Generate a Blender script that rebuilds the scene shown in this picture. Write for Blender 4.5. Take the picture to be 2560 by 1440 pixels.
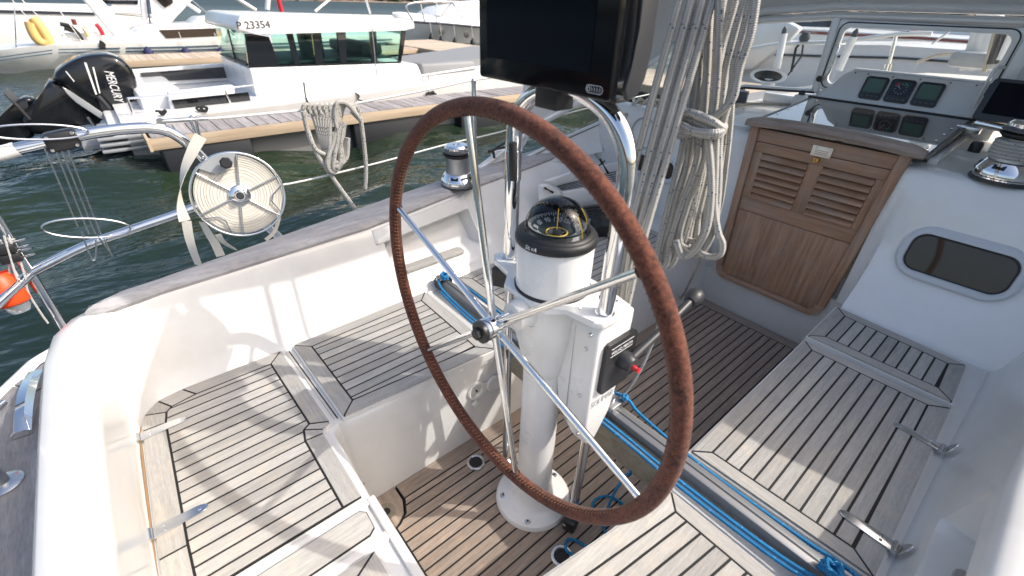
import bpy, bmesh, math, random
from mathutils import Vector, Matrix
random.seed(7)
for o in list(bpy.data.objects): bpy.data.objects.remove(o)
SC = bpy.context.scene
COL = SC.collection

# ------------------------------------------------------------------ camera, world, sun, exposure
RM = Matrix(((0.64318659, 0.76536190, 0.02306879), (0.42249683, -0.32960501, -0.84430857), (-0.63859803, 0.55279444, -0.53536050)))
CAM = Vector((0.651405, -0.685597, 1.45)); FPX = 1130.0
cd = bpy.data.cameras.new('camera'); cam = bpy.data.objects.new('camera', cd); COL.objects.link(cam)
cd.sensor_width = 36; cd.lens = FPX/2560*36; cd.clip_start = .05; cd.clip_end = 3000
m = Matrix((RM[0], -RM[1], -RM[2])).transposed().to_4x4(); m.translation = CAM; cam.matrix_world = m
cd.dof.use_dof = True; cd.dof.focus_distance = 1.7; cd.dof.aperture_fstop = 3.2
SC.camera = cam
SUN_DIR = Vector((.748, .76, 1.0)).normalized()          # towards the sun: over the starboard bow
EL = math.asin(SUN_DIR.z); AZ = math.atan2(SUN_DIR.x, SUN_DIR.y)
W = bpy.data.worlds.new('World'); SC.world = W; W.use_nodes = True
nt = W.node_tree; bg = nt.nodes['Background']
sky = nt.nodes.new('ShaderNodeTexSky'); sky.sky_type = 'NISHITA'; sky.sun_disc = False
sky.sun_elevation = EL; sky.sun_rotation = AZ; sky.air_density = 1.0; sky.dust_density = 5; sky.ozone_density = .6
nt.links.new(sky.outputs[0], bg.inputs[0]); bg.inputs[1].default_value = .15
sd = bpy.data.lights.new('sun', 'SUN'); sd.energy = 2.1; sd.angle = math.radians(.55); sd.color = (1, .955, .89)
sun = bpy.data.objects.new('sun', sd); COL.objects.link(sun); sun.location = (6, 6, 9)
sun.rotation_euler = (-SUN_DIR).to_track_quat('-Z', 'Y').to_euler()
SC.view_settings.view_transform = 'Standard'; SC.view_settings.look = 'None'; SC.view_settings.gamma = 1
SC.view_settings.use_curve_mapping = False; SC.view_settings.exposure = .82
SC.render.engine = 'CYCLES'

def U(px, py, ax, val):
    "survey point: where the photo pixel meets the plane axis=val"
    d = RM.transposed() @ Vector((px-1280, py-720, FPX)); i = 'xyz'.index(ax)
    return CAM + d*((val-CAM[i])/d[i])
def UX(px, py, v): return U(px, py, 'x', v)
def UY(px, py, v): return U(px, py, 'y', v)
def UZ(px, py, v): return U(px, py, 'z', v)
# ------------------------------------------------------------------ helpers
def finish(name, bm, mat, parent=None, smooth=False, ang=38):
    bmesh.ops.recalc_face_normals(bm, faces=bm.faces) if smooth != 'keep' else None
    me = bpy.data.meshes.new(name)
    vs = [v.co for v in bm.verts]
    lo = Vector((min(v.x for v in vs), min(v.y for v in vs), min(v.z for v in vs)))
    hi = Vector((max(v.x for v in vs), max(v.y for v in vs), max(v.z for v in vs)))
    c = (lo+hi)/2
    for v in bm.verts: v.co -= c
    if smooth:
        a = math.radians(ang)
        for f in bm.faces: f.smooth = True
        for e in bm.edges:
            if len(e.link_faces) == 2:
                try: e.smooth = e.calc_face_angle() < a
                except ValueError: pass
    bm.to_mesh(me); bm.free()
    if mat: me.materials.append(mat)
    o = bpy.data.objects.new(name, me); COL.objects.link(o); o.location = c
    if parent is not None:
        o.parent = parent; o.matrix_parent_inverse = Matrix.Translation(-parent.location)   # every origin is kept in world terms
    return o
def thing(name, label, cat, loc=(0, 0, 0), group=None):
    o = bpy.data.objects.new(name, None); COL.objects.link(o); o.location = loc; o.empty_display_size = .05
    o['label'] = label; o['category'] = cat
    if group: o['group'] = group
    return o
def tag(o, label, cat, group=None):
    o['label'] = label; o['category'] = cat
    if group: o['group'] = group
    return o
def new(): return bmesh.new()
def b_box(bm, c, s, rot=None, bev=0, seg=2):
    r = bmesh.ops.create_cube(bm, size=1)['verts']
    M = Matrix.Diagonal((*s, 1)); R = rot.to_4x4() if rot else Matrix.Identity(4)
    bmesh.ops.transform(bm, matrix=Matrix.Translation(c) @ R @ M, verts=r)
    if bev:
        es = list({e for v in r for e in v.link_edges})
        bmesh.ops.bevel(bm, geom=es, offset=bev, segments=seg, profile=.5, affect='EDGES')
def box(name, c, s, mat, parent=None, rot=None, bev=0, seg=2):
    bm = new(); b_box(bm, Vector(c), s, rot, bev, seg); return finish(name, bm, mat, parent, smooth=bev > 0)
def span(name, lo, hi, mat, parent=None, bev=0):
    lo = Vector(lo); hi = Vector(hi); return box(name, (lo+hi)/2, hi-lo, mat, parent, bev=bev)
def smooth_path(pts, n=6, closed=False):
    pts = [Vector(p) for p in pts]; out = []; N = len(pts)
    if N < 3: return pts
    for i in range(N if closed else N-1):
        g = (lambda k: pts[k % N]) if closed else (lambda k: pts[min(max(k, 0), N-1)])
        p0, p1, p2, p3 = g(i-1), g(i), g(i+1), g(i+2)
        for k in range(n):
            t = k/n
            out.append(.5*((2*p1)+(p2-p0)*t+(2*p0-5*p1+4*p2-p3)*t*t+(3*p1-p0-3*p2+p3)*t**3))
    if not closed: out.append(pts[-1])
    return out
def b_tube(bm, pts, r, seg=10, closed=False, caps=True, flat=None):
    pts = [Vector(p) for p in pts]; N = len(pts); uv = bm.loops.layers.uv.verify()
    rr = r if isinstance(r, (list, tuple)) else [r]*N
    tans = []
    for i in range(N):
        a = pts[(i-1) % N] if (closed or i > 0) else pts[i]; b = pts[(i+1) % N] if (closed or i < N-1) else pts[i]
        t = (b-a); tans.append(t.normalized() if t.length > 1e-9 else Vector((0, 0, 1)))
    up = Vector((0, 0, 1)) if abs(tans[0].z) < .9 else Vector((1, 0, 0))
    nrm = (up - tans[0]*up.dot(tans[0])).normalized(); rings = []; L = 0; Ls = []
    for i in range(N):
        if i: L += (pts[i]-pts[i-1]).length
        Ls.append(L)
        nrm = (nrm - tans[i]*nrm.dot(tans[i])); nrm = nrm.normalized() if nrm.length > 1e-6 else Vector((1, 0, 0))
        bn = tans[i].cross(nrm)
        fl = flat or 1
        rings.append([bm.verts.new(pts[i] + nrm*(rr[i]*math.cos(2*math.pi*k/seg)) + bn*(rr[i]*fl*math.sin(2*math.pi*k/seg))) for k in range(seg)])
    for i in range(N if closed else N-1):
        j = (i+1) % N
        for k in range(seg):
            k2 = (k+1) % seg
            f = bm.faces.new((rings[i][k], rings[i][k2], rings[j][k2], rings[j][k]))
            vj = Ls[j] if j else L + (pts[0]-pts[-1]).length
            for lp, (u, v) in zip(f.loops, ((k/seg, Ls[i]), ((k+1)/seg, Ls[i]), ((k+1)/seg, vj), (k/seg, vj))): lp[uv].uv = (u, v)
    if caps and not closed:
        bm.faces.new(rings[0][::-1]); bm.faces.new(rings[-1])
def tube(name, pts, r, mat, parent=None, seg=10, closed=False, sm=0, flat=None, caps=True):
    if sm: pts = smooth_path(pts, sm, closed)
    bm = new(); b_tube(bm, pts, r, seg, closed, caps, flat); return finish(name, bm, mat, parent, smooth=True, ang=50)
def frame(z):
    z = Vector(z).normalized(); x = Vector((0, 0, 1)).cross(z) if abs(z.z) < .95 else Vector((1, 0, 0)); x = (x-z*x.dot(z)).normalized()
    return Matrix((x, z.cross(x), z)).transposed()
def b_lathe(bm, prof, c=(0, 0, 0), axis=(0, 0, 1), seg=32, close=True):
    F = frame(axis); c = Vector(c); rings = []
    for r, z in prof:
        if r < 1e-6: rings.append([bm.verts.new(c + F @ Vector((0, 0, z)))])
        else: rings.append([bm.verts.new(c + F @ Vector((r*math.cos(2*math.pi*k/seg), r*math.sin(2*math.pi*k/seg), z))) for k in range(seg)])
    for a, b in zip(rings, rings[1:]):
        for k in range(seg):
            k2 = (k+1) % seg
            if len(a) == 1 and len(b) == 1: continue
            if len(a) == 1: bm.faces.new((a[0], b[k2], b[k]))
            elif len(b) == 1: bm.faces.new((a[k], a[k2], b[0]))
            else: bm.faces.new((a[k], a[k2], b[k2], b[k]))
    if close:
        for rg, fl in ((rings[0], True), (rings[-1], False)):
            if len(rg) > 2: bm.faces.new(rg[::-1] if fl else rg)
def lathe(name, prof, mat, parent=None, c=(0, 0, 0), axis=(0, 0, 1), seg=32, close=True, ang=38):
    bm = new(); b_lathe(bm, prof, c, axis, seg, close); return finish(name, bm, mat, parent, smooth=True, ang=ang)
def b_prism(bm, poly, z0, z1):
    "poly in xy (or list of Vector) between two heights"
    a = [bm.verts.new((p[0], p[1], z0)) for p in poly]; b = [bm.verts.new((p[0], p[1], z1)) for p in poly]; n = len(poly)
    bm.faces.new(a[::-1]); bm.faces.new(b)
    for i in range(n): bm.faces.new((a[i], a[(i+1) % n], b[(i+1) % n], b[i]))
def prism(name, poly, z0, z1, mat, parent=None, bev=0):
    bm = new(); b_prism(bm, poly, z0, z1)
    if bev: bmesh.ops.bevel(bm, geom=list(bm.edges), offset=bev, segments=2, profile=.5, affect='EDGES')
    return finish(name, bm, mat, parent, smooth=bev > 0)
def b_extr(bm, pts, vec):
    pts = [Vector(p) for p in pts]; vec = Vector(vec); n = len(pts)
    a = [bm.verts.new(p) for p in pts]; b = [bm.verts.new(p+vec) for p in pts]
    bm.faces.new(a[::-1]); bm.faces.new(b)
    for i in range(n): bm.faces.new((a[i], a[(i+1) % n], b[(i+1) % n], b[i]))
def extr(name, pts, vec, mat, parent=None, bev=0, smooth=False):
    "flat outline in space, pushed along vec to real thickness"
    bm = new(); b_extr(bm, pts, vec)
    if bev: bmesh.ops.bevel(bm, geom=list(bm.edges), offset=bev, segments=3, profile=.5, affect='EDGES')
    return finish(name, bm, mat, parent, smooth=bev > 0 or smooth)
def loft(name, rows, mat, parent=None, closed_u=False, smooth=True, ang=38, caps=False):
    bm = new(); V = [[bm.verts.new(p) for p in r] for r in rows]
    for a, b in zip(V, V[1:]):
        n = len(a)
        for k in range(n if closed_u else n-1):
            k2 = (k+1) % n
            bm.faces.new((a[k], a[k2], b[k2], b[k]))
    if caps: bm.faces.new(V[0][::-1]); bm.faces.new(V[-1])
    return finish(name, bm, mat, parent, smooth=smooth, ang=ang)
def inset(poly, d):
    n = len(poly); dd = d if isinstance(d, (list, tuple)) else [d]*n; L = []
    for i in range(n):
        a = Vector(poly[i][:2]); b = Vector(poly[(i+1) % n][:2]); t = (b-a).normalized(); nn = Vector((-t.y, t.x))
        L.append((a+nn*dd[i], t))
    out = []
    for i in range(n):
        (p, t), (q, s) = L[i-1], L[i]; cr = t.x*s.y-t.y*s.x
        if abs(cr) < 1e-5: out.append(q.copy()); continue
        k = ((q-p).x*s.y-(q-p).y*s.x)/cr; out.append(p+t*k)
    return out
def clip(poly, nx, ny, c):
    "keep nx*x+ny*y <= c"
    out = []; n = len(poly)
    for i in range(n):
        a = poly[i]; b = poly[(i+1) % n]; da = nx*a[0]+ny*a[1]-c; db = nx*b[0]+ny*b[1]-c
        if da <= 0: out.append(Vector((a[0], a[1])))
        if (da < 0 < db) or (db < 0 < da):
            t = da/(da-db); out.append(Vector((a[0]+(b[0]-a[0])*t, a[1]+(b[1]-a[1])*t)))
    return out
def area(p): return .5*sum(p[i][0]*p[(i+1) % len(p)][1]-p[(i+1) % len(p)][0]*p[i][1] for i in range(len(p)))
def planked(par, outline, z, border, pitch, mats, ang=0, gap=.0060, first=None, th=.012, edge=None, bnames='border_plank'):
    "teak laid over black caulking: every border piece and every plank its own mesh"
    prism('caulking', inset(outline, .001), z-th, z-.0012, M['caulk'], par)
    if edge: prism('lid_edge', inset(outline, -.006), z-.034, z-.007, edge, par)
    n = len(outline); bw = border if isinstance(border, (list, tuple)) else [border]*n
    inn = inset(outline, bw)
    for i in range(n):
        if bw[i] < .006: continue
        q = [Vector(outline[i][:2]), Vector(outline[(i+1) % n][:2]), inn[(i+1) % n], inn[i]]
        e = q[1]-q[0]
        if e.length < .012: continue
        q = inset(q, [.0002, gap/2*.9, gap/2, gap/2*.9])
        if area(q) < 2e-5: continue
        prism(bnames, q, z-th*.6, z+random.uniform(-.0003, .0003), mats[1] if abs(e.x) > abs(e.y) else mats[0], par)
    core = inset(inn, gap/2)
    ca, sa = math.cos(ang), math.sin(ang)      # strips perpendicular coordinate u = x*ca + y*sa
    us = [p[0]*ca+p[1]*sa for p in core]; lo, hi = min(us), max(us); u = lo if first is None else first-math.ceil(max(0, first-lo)/pitch)*pitch
    while u < hi:
        w0, w1 = max(u, lo)+gap/2, min(u+pitch, hi)-gap/2
        if abs(max(u, lo)-lo) < 1e-6: w0 = lo
        if u+pitch >= hi: w1 = hi
        if w1-w0 > .004:
            p = clip(clip(core, -ca, -sa, -w0), ca, sa, w1)
            if len(p) > 2 and area(p) > 5e-5: prism('plank', p, z-th*.6, z+random.uniform(-.0004, .0004), mats[0], par)
        u += pitch
def text(name, s, size, loc, right, up, mat, parent=None, ext=.0006, align='CENTER', sx=1, shear=0):
    cu = bpy.data.curves.new('t', 'FONT'); cu.body = s; cu.size = size; cu.extrude = ext; cu.align_x = align; cu.align_y = 'CENTER'; cu.resolution_u = 3; cu.shear = shear
    ob = bpy.data.objects.new('t', cu); COL.objects.link(ob); bpy.context.view_layer.update()
    me = bpy.data.meshes.new_from_object(ob.evaluated_get(bpy.context.evaluated_depsgraph_get()))
    bpy.data.objects.remove(ob); bpy.data.curves.remove(cu)
    r = Vector(right).normalized(); u = Vector(up); u = (u-r*u.dot(r)).normalized(); n = r.cross(u)
    me.transform(Matrix.Translation(loc) @ Matrix((r, u, n)).transposed().to_4x4() @ Matrix.Diagonal((sx, 1, 1, 1)))
    bm = new(); bm.from_mesh(me); bpy.data.meshes.remove(me); return finish(name, bm, mat, parent)
def lerp(a, b, t): return a+(b-a)*t
def interp(tab, y):
    tab = sorted(tab)
    if y <= tab[0][0]: return tab[0][1]
    for (a, va), (b, vb) in zip(tab, tab[1:]):
        if y <= b: return va+(vb-va)*(y-a)/(b-a)
    return tab[-1][1]
def rrect(cx, cy, w, h, r, n=5):
    out = []
    for k, (sx, sy) in enumerate(((1, 1), (-1, 1), (-1, -1), (1, -1))):
        for i in range(n+1):
            a = math.pi/2*(k+i/n); out.append((cx+sx*(w/2-r)+r*math.cos(a), cy+sy*(h/2-r)+r*math.sin(a)))
    return out
def plane_poly(poly, o, right, up):
    o = Vector(o); r = Vector(right); u = Vector(up); return [o+r*p[0]+u*p[1] for p in poly]
# ------------------------------------------------------------------ materials
M = {}
def mat(name, col=(.8, .8, .8), rough=.5, metal=0, **kw):
    m = bpy.data.materials.new(name); m.use_nodes = True; b = m.node_tree.nodes['Principled BSDF']
    b.inputs['Base Color'].default_value = (*col, 1); b.inputs['Roughness'].default_value = rough; b.inputs['Metallic'].default_value = metal
    for k, v in kw.items(): b.inputs[k.replace('_', ' ')].default_value = v
    M[name] = m; return m
class N:
    def __init__(s, name): s.m = M[name]; s.t = s.m.node_tree; s.b = s.t.nodes['Principled BSDF']
    def n(s, ty, **kw):
        x = s.t.nodes.new('ShaderNode'+ty)
        for k, v in kw.items():
            if hasattr(x, k) and k not in x.inputs: setattr(x, k, v)
            else: x.inputs[k].default_value = v
        return x
    def l(s, a, b): s.t.links.new(a, b)
    def coord(s, kind='Object', scale=(1, 1, 1), rand=0):
        c = s.n('TexCoord'); mp = s.n('Mapping'); mp.inputs['Scale'].default_value = scale; s.l(c.outputs[kind], mp.inputs[0])
        if rand:
            oi = s.n('ObjectInfo'); mu = s.n('VectorMath', operation='SCALE'); mu.inputs['Scale'].default_value = rand
            cx = s.n('CombineXYZ')
            for i in range(3): s.l(oi.outputs['Random'], cx.inputs[i])
            s.l(cx.outputs[0], mu.inputs[0]); s.l(mu.outputs[0], mp.inputs['Location'])
        return mp.outputs[0]
    def noise(s, vec, scale, detail=4, rough=.6): 
        x = s.n('TexNoise', Scale=scale, Detail=detail, Roughness=rough); s.l(vec, x.inputs['Vector']); return x.outputs['Fac']
    def ramp(s, fac, *stops):
        x = s.n('ValToRGB'); e = x.color_ramp.elements
        while len(e) < len(stops): e.new(.5)
        for el, (p, c) in zip(e, stops): el.position = p; el.color = (*c, 1) if len(c) == 3 else c
        s.l(fac, x.inputs[0]); return x.outputs[0]
    def mix(s, fac, a, b, mode='MIX'):
        x = s.n('MixRGB', blend_type=mode)
        for v, i in ((fac, 0), (a, 1), (b, 2)):
            if hasattr(v, 'is_output'): s.l(v, x.inputs[i])
            elif i == 0: x.inputs[0].default_value = v
            else: x.inputs[i].default_value = (*v, 1)
        return x.outputs[0]
    def bump(s, h, strength=.3, dist=.002):
        x = s.n('Bump', Strength=strength, Distance=dist); s.l(h, x.inputs['Height']); s.l(x.outputs[0], s.b.inputs['Normal'])
    def math(s, op, a, b=None):
        x = s.n('Math', operation=op)
        for i, v in enumerate((a, b)):
            if v is None: continue
            if hasattr(v, 'is_output'): s.l(v, x.inputs[i])
            else: x.inputs[i].default_value = v
        return x.outputs[0]
    def col(s, o): s.l(o, s.b.inputs['Base Color'])
    def rough(s, o): s.l(o, s.b.inputs['Roughness'])

def gel(name, c, rough=.22, dirt=.10):
    mat(name, c, rough, Coat_Weight=.35, Coat_Roughness=.08); k = N(name)
    v = k.coord('Object'); f = k.noise(v, 3.5, 5, .65); g = k.noise(v, 38, 3, .6)
    d = tuple(x*(1-dirt)*y for x, y in zip(c, (1, .985, .955)))
    k.col(k.mix(k.math('MULTIPLY', g, .45), k.ramp(f, (.38, d), (.62, c)), d)); k.rough(k.ramp(f, (.3, (rough+.12,)*3), (.7, (rough,)*3)))
gel('gelcoat', (.735, .73, .712), .15); gel('gel_shine', (.83, .83, .82), .12, .05); gel('hull_white', (.78, .785, .79), .25, .06); gel('nonskid', (.66, .64, .585), .55)
gel('pedestal_white', (.80, .80, .79), .25, .05); gel('grp_grey', (.33, .35, .37), .35); gel('cream_hull', (.70, .71, .69), .3, .14)
def teak(name, lo, hi, sx, sy, rnd=.22, rough=.75):
    mat(name, hi, rough); k = N(name); v = k.coord('Object', (sx, sy, 8), rand=31)
    a = k.noise(v, 1.0, 6, .65); v2 = k.coord('Object', (sx*5, sy*4, 30), rand=17); b = k.noise(v2, 1.3, 4, .7)
    v3 = k.coord('Object', (16, 16, 16), rand=5); c = k.noise(v3, 1, 4, .65)
    base = k.ramp(a, (.28, lo), (.55, tuple((x+y)/2 for x, y in zip(lo, hi))), (.75, hi))
    base = k.mix(k.math('MULTIPLY', k.ramp(b, (.45, (0, 0, 0)), (.7, (1, 1, 1))), .45), base, tuple(x*.55 for x in lo))
    base = k.mix(k.math('MULTIPLY', k.ramp(c, (.5, (0, 0, 0)), (.75, (1, 1, 1))), .35), base, (hi[0]*1.12, hi[1]*.98, hi[2]*.80))
    oi = k.n('ObjectInfo'); r = k.ramp(oi.outputs['Random'], (0, (1-rnd,)*3), (1, (1+rnd*.5,)*3))
    k.col(k.mix(1, base, r, 'MULTIPLY')); k.bump(k.mix(.5, a, b), .35, .0012)
G0, G1 = (.36, .346, .32), (.55, .528, .487)
teak('teak_y', G0, G1, 150, 9, .2); teak('teak_x', G0, G1, 9, 150, .16)
S0, S1 = (.265, .212, .170), (.52, .415, .335)
teak('sole_y', S0, S1, 120, 7, .2); teak('sole_x', S0, S1, 7, 120, .2)
teak('cap_teak', (.29, .285, .29), (.53, .52, .525), 40, 5, .02); teak('deck_teak', (.16, .16, .165), (.34, .335, .34), 5, 45, .05)
teak('beam_teak', (.19, .165, .12), (.36, .32, .245), 5, 50, .02)
def door(name, sx, sz, lo=(.245, .125, .070), hi=(.49, .285, .172)):
    mat(name, hi, .55); k = N(name); v = k.coord('Object', (sx, 8, sz), rand=13); a = k.noise(v, 1, 6, .65)
    v2 = k.coord('Object', (6, 6, 6), rand=7); c = k.noise(v2, 1, 4, .6); base = k.ramp(a, (.3, lo), (.72, hi))
    base = k.mix(k.math('MULTIPLY', k.ramp(c, (.45, (0, 0, 0)), (.7, (1, 1, 1))), .55), base, (.35, .285, .235)); k.col(base); k.bump(a, .2, .001)
door('door_x', 4, 60); door('door_z', 60, 4); door('door_cap', 5, 60, (.21, .155, .12), (.42, .33, .265))
mat('caulk', (.007, .007, .008), .7)
mat('chrome', (.80, .81, .82), .055, 1); mat('steel', (.62, .625, .63), .22, 1); mat('brushed', (.5, .5, .5), .38, 1); mat('alu_frame', (.74, .745, .735), .34, .3)
mat('black_plastic', (.02, .02, .022), .38); mat('black_rubber', (.017, .017, .018), .6); mat('grey_plastic', (.08, .082, .086), .4); mat('charcoal', (.035, .036, .04), .42)
mat('screen', (.004, .006, .011), .10, Specular_IOR_Level=.12); mat('lcd', (.07, .13, .09), .2); mat('gloss_black', (.008, .009, .011), .10); mat('plotter_bezel', (.006, .0065, .008), .14, Specular_IOR_Level=.2)
mat('print_white', (.75, .75, .75), .5); mat('print_grey', (.15, .15, .15), .6); mat('yellow', (.75, .48, .03), .5); mat('red', (.55, .015, .03), .35); mat('green', (.01, .28, .10), .5); mat('navy', (.018, .02, .075), .75)
mat('faded_print', (.45, .46, .47), .6)
mat('brass', (.45, .28, .09), .3, 1); mat('plate', (.75, .69, .60), .35, .6); mat('maroon', (.17, .025, .022), .4); mat('stripe_blue', (.03, .075, .12), .35); mat('stripe_dark', (.03, .035, .05), .35)
mat('ring_paint', (.35, .36, .37), .5); mat('steering_compass_card', (.018, .028, .026), .4)
mat('frame_grey', (.56, .58, .60), .35); mat('rust_seal', (.30, .19, .10), .8); mat('bezel_black', (.013, .0135, .015), .5); mat('white_plastic', (.72, .71, .68), .35); mat('blue_hull', (.018, .028, .05), .2); mat('anodised', (.20, .205, .215), .4, .4)
mat('dark_interior', (.022, .024, .028), .5); mat('grey_vinyl', (.23, .235, .24), .6); mat('float_black', (.016, .018, .022), .5)
mat('smoke_pane', (.05, .037, .028), .04); mat('tinted_window', (.010, .011, .013), .05, Coat_Weight=1)
# steering wheel suede
mat('suede', (.16, .05, .025), .95, Sheen_Weight=.10, Sheen_Roughness=.5); k = N('suede'); v = k.coord('Object'); a = k.noise(v, 22, 5, .7); b = k.noise(v, 130, 3, .7); c = k.noise(v, 420, 2, .6)
base = k.mix(.55, k.ramp(a, (.40, (.036, .0098, .0055)), (.60, (.150, .043, .022))), k.ramp(b, (.40, (.032, .0088, .005)), (.62, (.20, .066, .036))))
k.col(k.mix(k.math('MULTIPLY', k.ramp(c, (.55, (0, 0, 0)), (.75, (1, 1, 1))), .6), base, (.30, .13, .08))); k.bump(k.mix(.5, b, c), .6, .0015)
mat('leather_edge', (.075, .022, .012), .6); mat('stitch', (.34, .17, .085), .8)
# ropes: braid and flecks from the tube's own length/round coordinates
def rope(name, c, fleck, amt=.62, pitch=.0085, around=3, dark=.52):
    mat(name, c, .85); k = N(name); tc = k.n('TexCoord'); sp = k.n('SeparateXYZ'); k.l(tc.outputs['UV'], sp.inputs[0]); u, v = sp.outputs[0], sp.outputs[1]
    vv = k.math('DIVIDE', v, pitch); uu = k.math('MULTIPLY', u, around)
    s1 = k.math('SINE', k.math('MULTIPLY', k.math('ADD', uu, vv), 2*math.pi)); s2 = k.math('SINE', k.math('MULTIPLY', k.math('SUBTRACT', uu, vv), 2*math.pi))
    h = k.math('ADD', k.math('MULTIPLY', s1, s2), 0)
    shade = k.ramp(k.math('ADD', k.math('MULTIPLY', h, .5), .5), (.1, tuple(x*dark for x in c)), (.6, c))
    cx = k.n('CombineXYZ'); k.l(k.math('MULTIPLY', u, 7), cx.inputs[0]); k.l(k.math('DIVIDE', v, .0085), cx.inputs[1])
    vo = k.n('TexVoronoi', Scale=1.0); k.l(cx.outputs[0], vo.inputs['Vector'])
    rgb = k.n('SeparateColor'); k.l(vo.outputs['Color'], rgb.inputs[0])
    m1 = k.math('MULTIPLY', k.math('LESS_THAN', vo.outputs['Distance'], .27), k.math('GREATER_THAN', rgb.outputs[0], amt))
    g = k.noise(k.coord('Object'), 9, 4, .6)
    shade = k.mix(1, shade, k.ramp(g, (.3, (.78, .77, .74)), (.7, (1, 1, 1))), 'MULTIPLY')
    k.col(k.mix(m1, shade, fleck)); k.bump(h, .6, .0012)
rope('rope_white', (.54, .525, .49), (.05, .11, .20), .76); rope('rope_blue', (.015, .24, .53), (.25, .55, .8), .75); rope('rope_grey', (.56, .54, .50), (.03, .03, .035), .30, .007, 4, .6); rope('cord_white', (.72, .71, .69), (.6, .6, .6)); rope('cord_grey', (.33, .335, .34), (.12, .12, .13), .6); rope('cord_black', (.02, .02, .022), (.05, .05, .05))
rope('rope_cream', (.60, .55, .46), (.4, .36, .3), .6)
mat('tape', (.70, .66, .58), .8); k = N('tape'); v = k.coord('Object', (1, 1, 1)); k.bump(k.noise(v, 300, 2), .3, .0005)
mat('tape_dark', (.50, .46, .39), .85); mat('canvas', (.60, .60, .59), .9); k = N('canvas'); k.bump(k.noise(k.coord('Object'), 4, 4), .5, .02)
gel('riser_white', (.78, .775, .755), .2); mat('sail_grey', (.25, .26, .28), .9)
# glass
def glass(name, tint=(.95, .97, .97), refl=.5, alpha=.95):
    m = bpy.data.materials.new(name); m.use_nodes = True; t = m.node_tree; t.nodes.clear(); o = t.nodes.new('ShaderNodeOutputMaterial')
    tr = t.nodes.new('ShaderNodeBsdfTransparent'); tr.inputs[0].default_value = (*tint, 1); g = t.nodes.new('ShaderNodeBsdfGlossy'); g.inputs['Roughness'].default_value = .02
    lw = t.nodes.new('ShaderNodeLayerWeight'); lw.inputs[0].default_value = .5; pw = t.nodes.new('ShaderNodeMath'); pw.operation = 'POWER'; pw.inputs[1].default_value = 4
    fr = t.nodes.new('ShaderNodeMapRange'); fr.inputs['To Min'].default_value = .045; fr.inputs['To Max'].default_value = .8; mx = t.nodes.new('ShaderNodeMixShader')
    t.links.new(lw.outputs['Facing'], pw.inputs[0]); t.links.new(pw.outputs[0], fr.inputs['Value']); t.links.new(fr.outputs[0], mx.inputs[0]); t.links.new(tr.outputs[0], mx.inputs[1]); t.links.new(g.outputs[0], mx.inputs[2]); t.links.new(mx.outputs[0], o.inputs[0]); M[name] = m
glass('glass'); glass('glass_green', (.72, .93, .86)); glass('dome', (.80, .83, .86)); glass('clear_hose', (.85, .85, .85)); glass('glass_smoke', (.35, .33, .31))
# smoked sliding hatch: a glossy dark sheet
mat('acrylic', (.055, .053, .055), .05, Coat_Weight=1, Coat_Roughness=.02)
# pontoon wood
def wood(name, lo, hi, sx, sy, sz):
    mat(name, hi, .8); k = N(name); a = k.noise(k.coord('Object', (sx, sy, sz), rand=9), 1, 5, .65); oi = k.n('ObjectInfo')
    k.col(k.mix(1, k.ramp(a, (.3, lo), (.7, hi)), k.ramp(oi.outputs['Random'], (0, (.8,)*3), (1, (1.12,)*3)), 'MULTIPLY')); k.bump(a, .3, .004)
wood('pine_y', (.40, .30, .20), (.56, .45, .33), 22, 1.2, 22); wood('dock_grey', (.20, .185, .185), (.36, .34, .345), 2, 22, 2); wood('dock_warm', (.40, .32, .24), (.56, .47, .37), 2, 18, 2)
mat('orange', (.85, .075, .01), .45); mat('buoy_yellow', (.70, .47, .17), .6); mat('clear_plastic', (.7, .72, .75), .15, Transmission_Weight=.8)
mat('concrete', (.20, .20, .195), .9); mat('foliage', (.035, .06, .022), .8); mat('rock', (.22, .17, .13), .9)
# water
mat('water', (.010, .022, .020), .03, IOR=1.333, Specular_IOR_Level=.5); k = N('water'); v = k.coord('Object')
a = k.noise(k.coord('Object', (2.0, .9, 1)), 1.5, 3, .5); b = k.noise(k.coord('Object', (1.7, .9, 1)), 5.5, 2, .5); k.bump(k.math('ADD', a, k.math('MULTIPLY', b, .28)), .85, .10)
g = k.noise(v, .35, 3, .5); k.col(k.ramp(g, (.35, (.009, .019, .018)), (.65, (.017, .029, .014))))
gm = k.n('NewGeometry'); sub_ = k.n('VectorMath', operation='LENGTH'); k.l(gm.outputs['Position'], sub_.inputs[0]); mr = k.n('MapRange'); mr.inputs['From Min'].default_value = 18; mr.inputs['From Max'].default_value = 120; mr.inputs['To Min'].default_value = .03; mr.inputs['To Max'].default_value = .38; k.l(sub_.outputs['Value'], mr.inputs['Value']); k.rough(mr.outputs[0])
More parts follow.
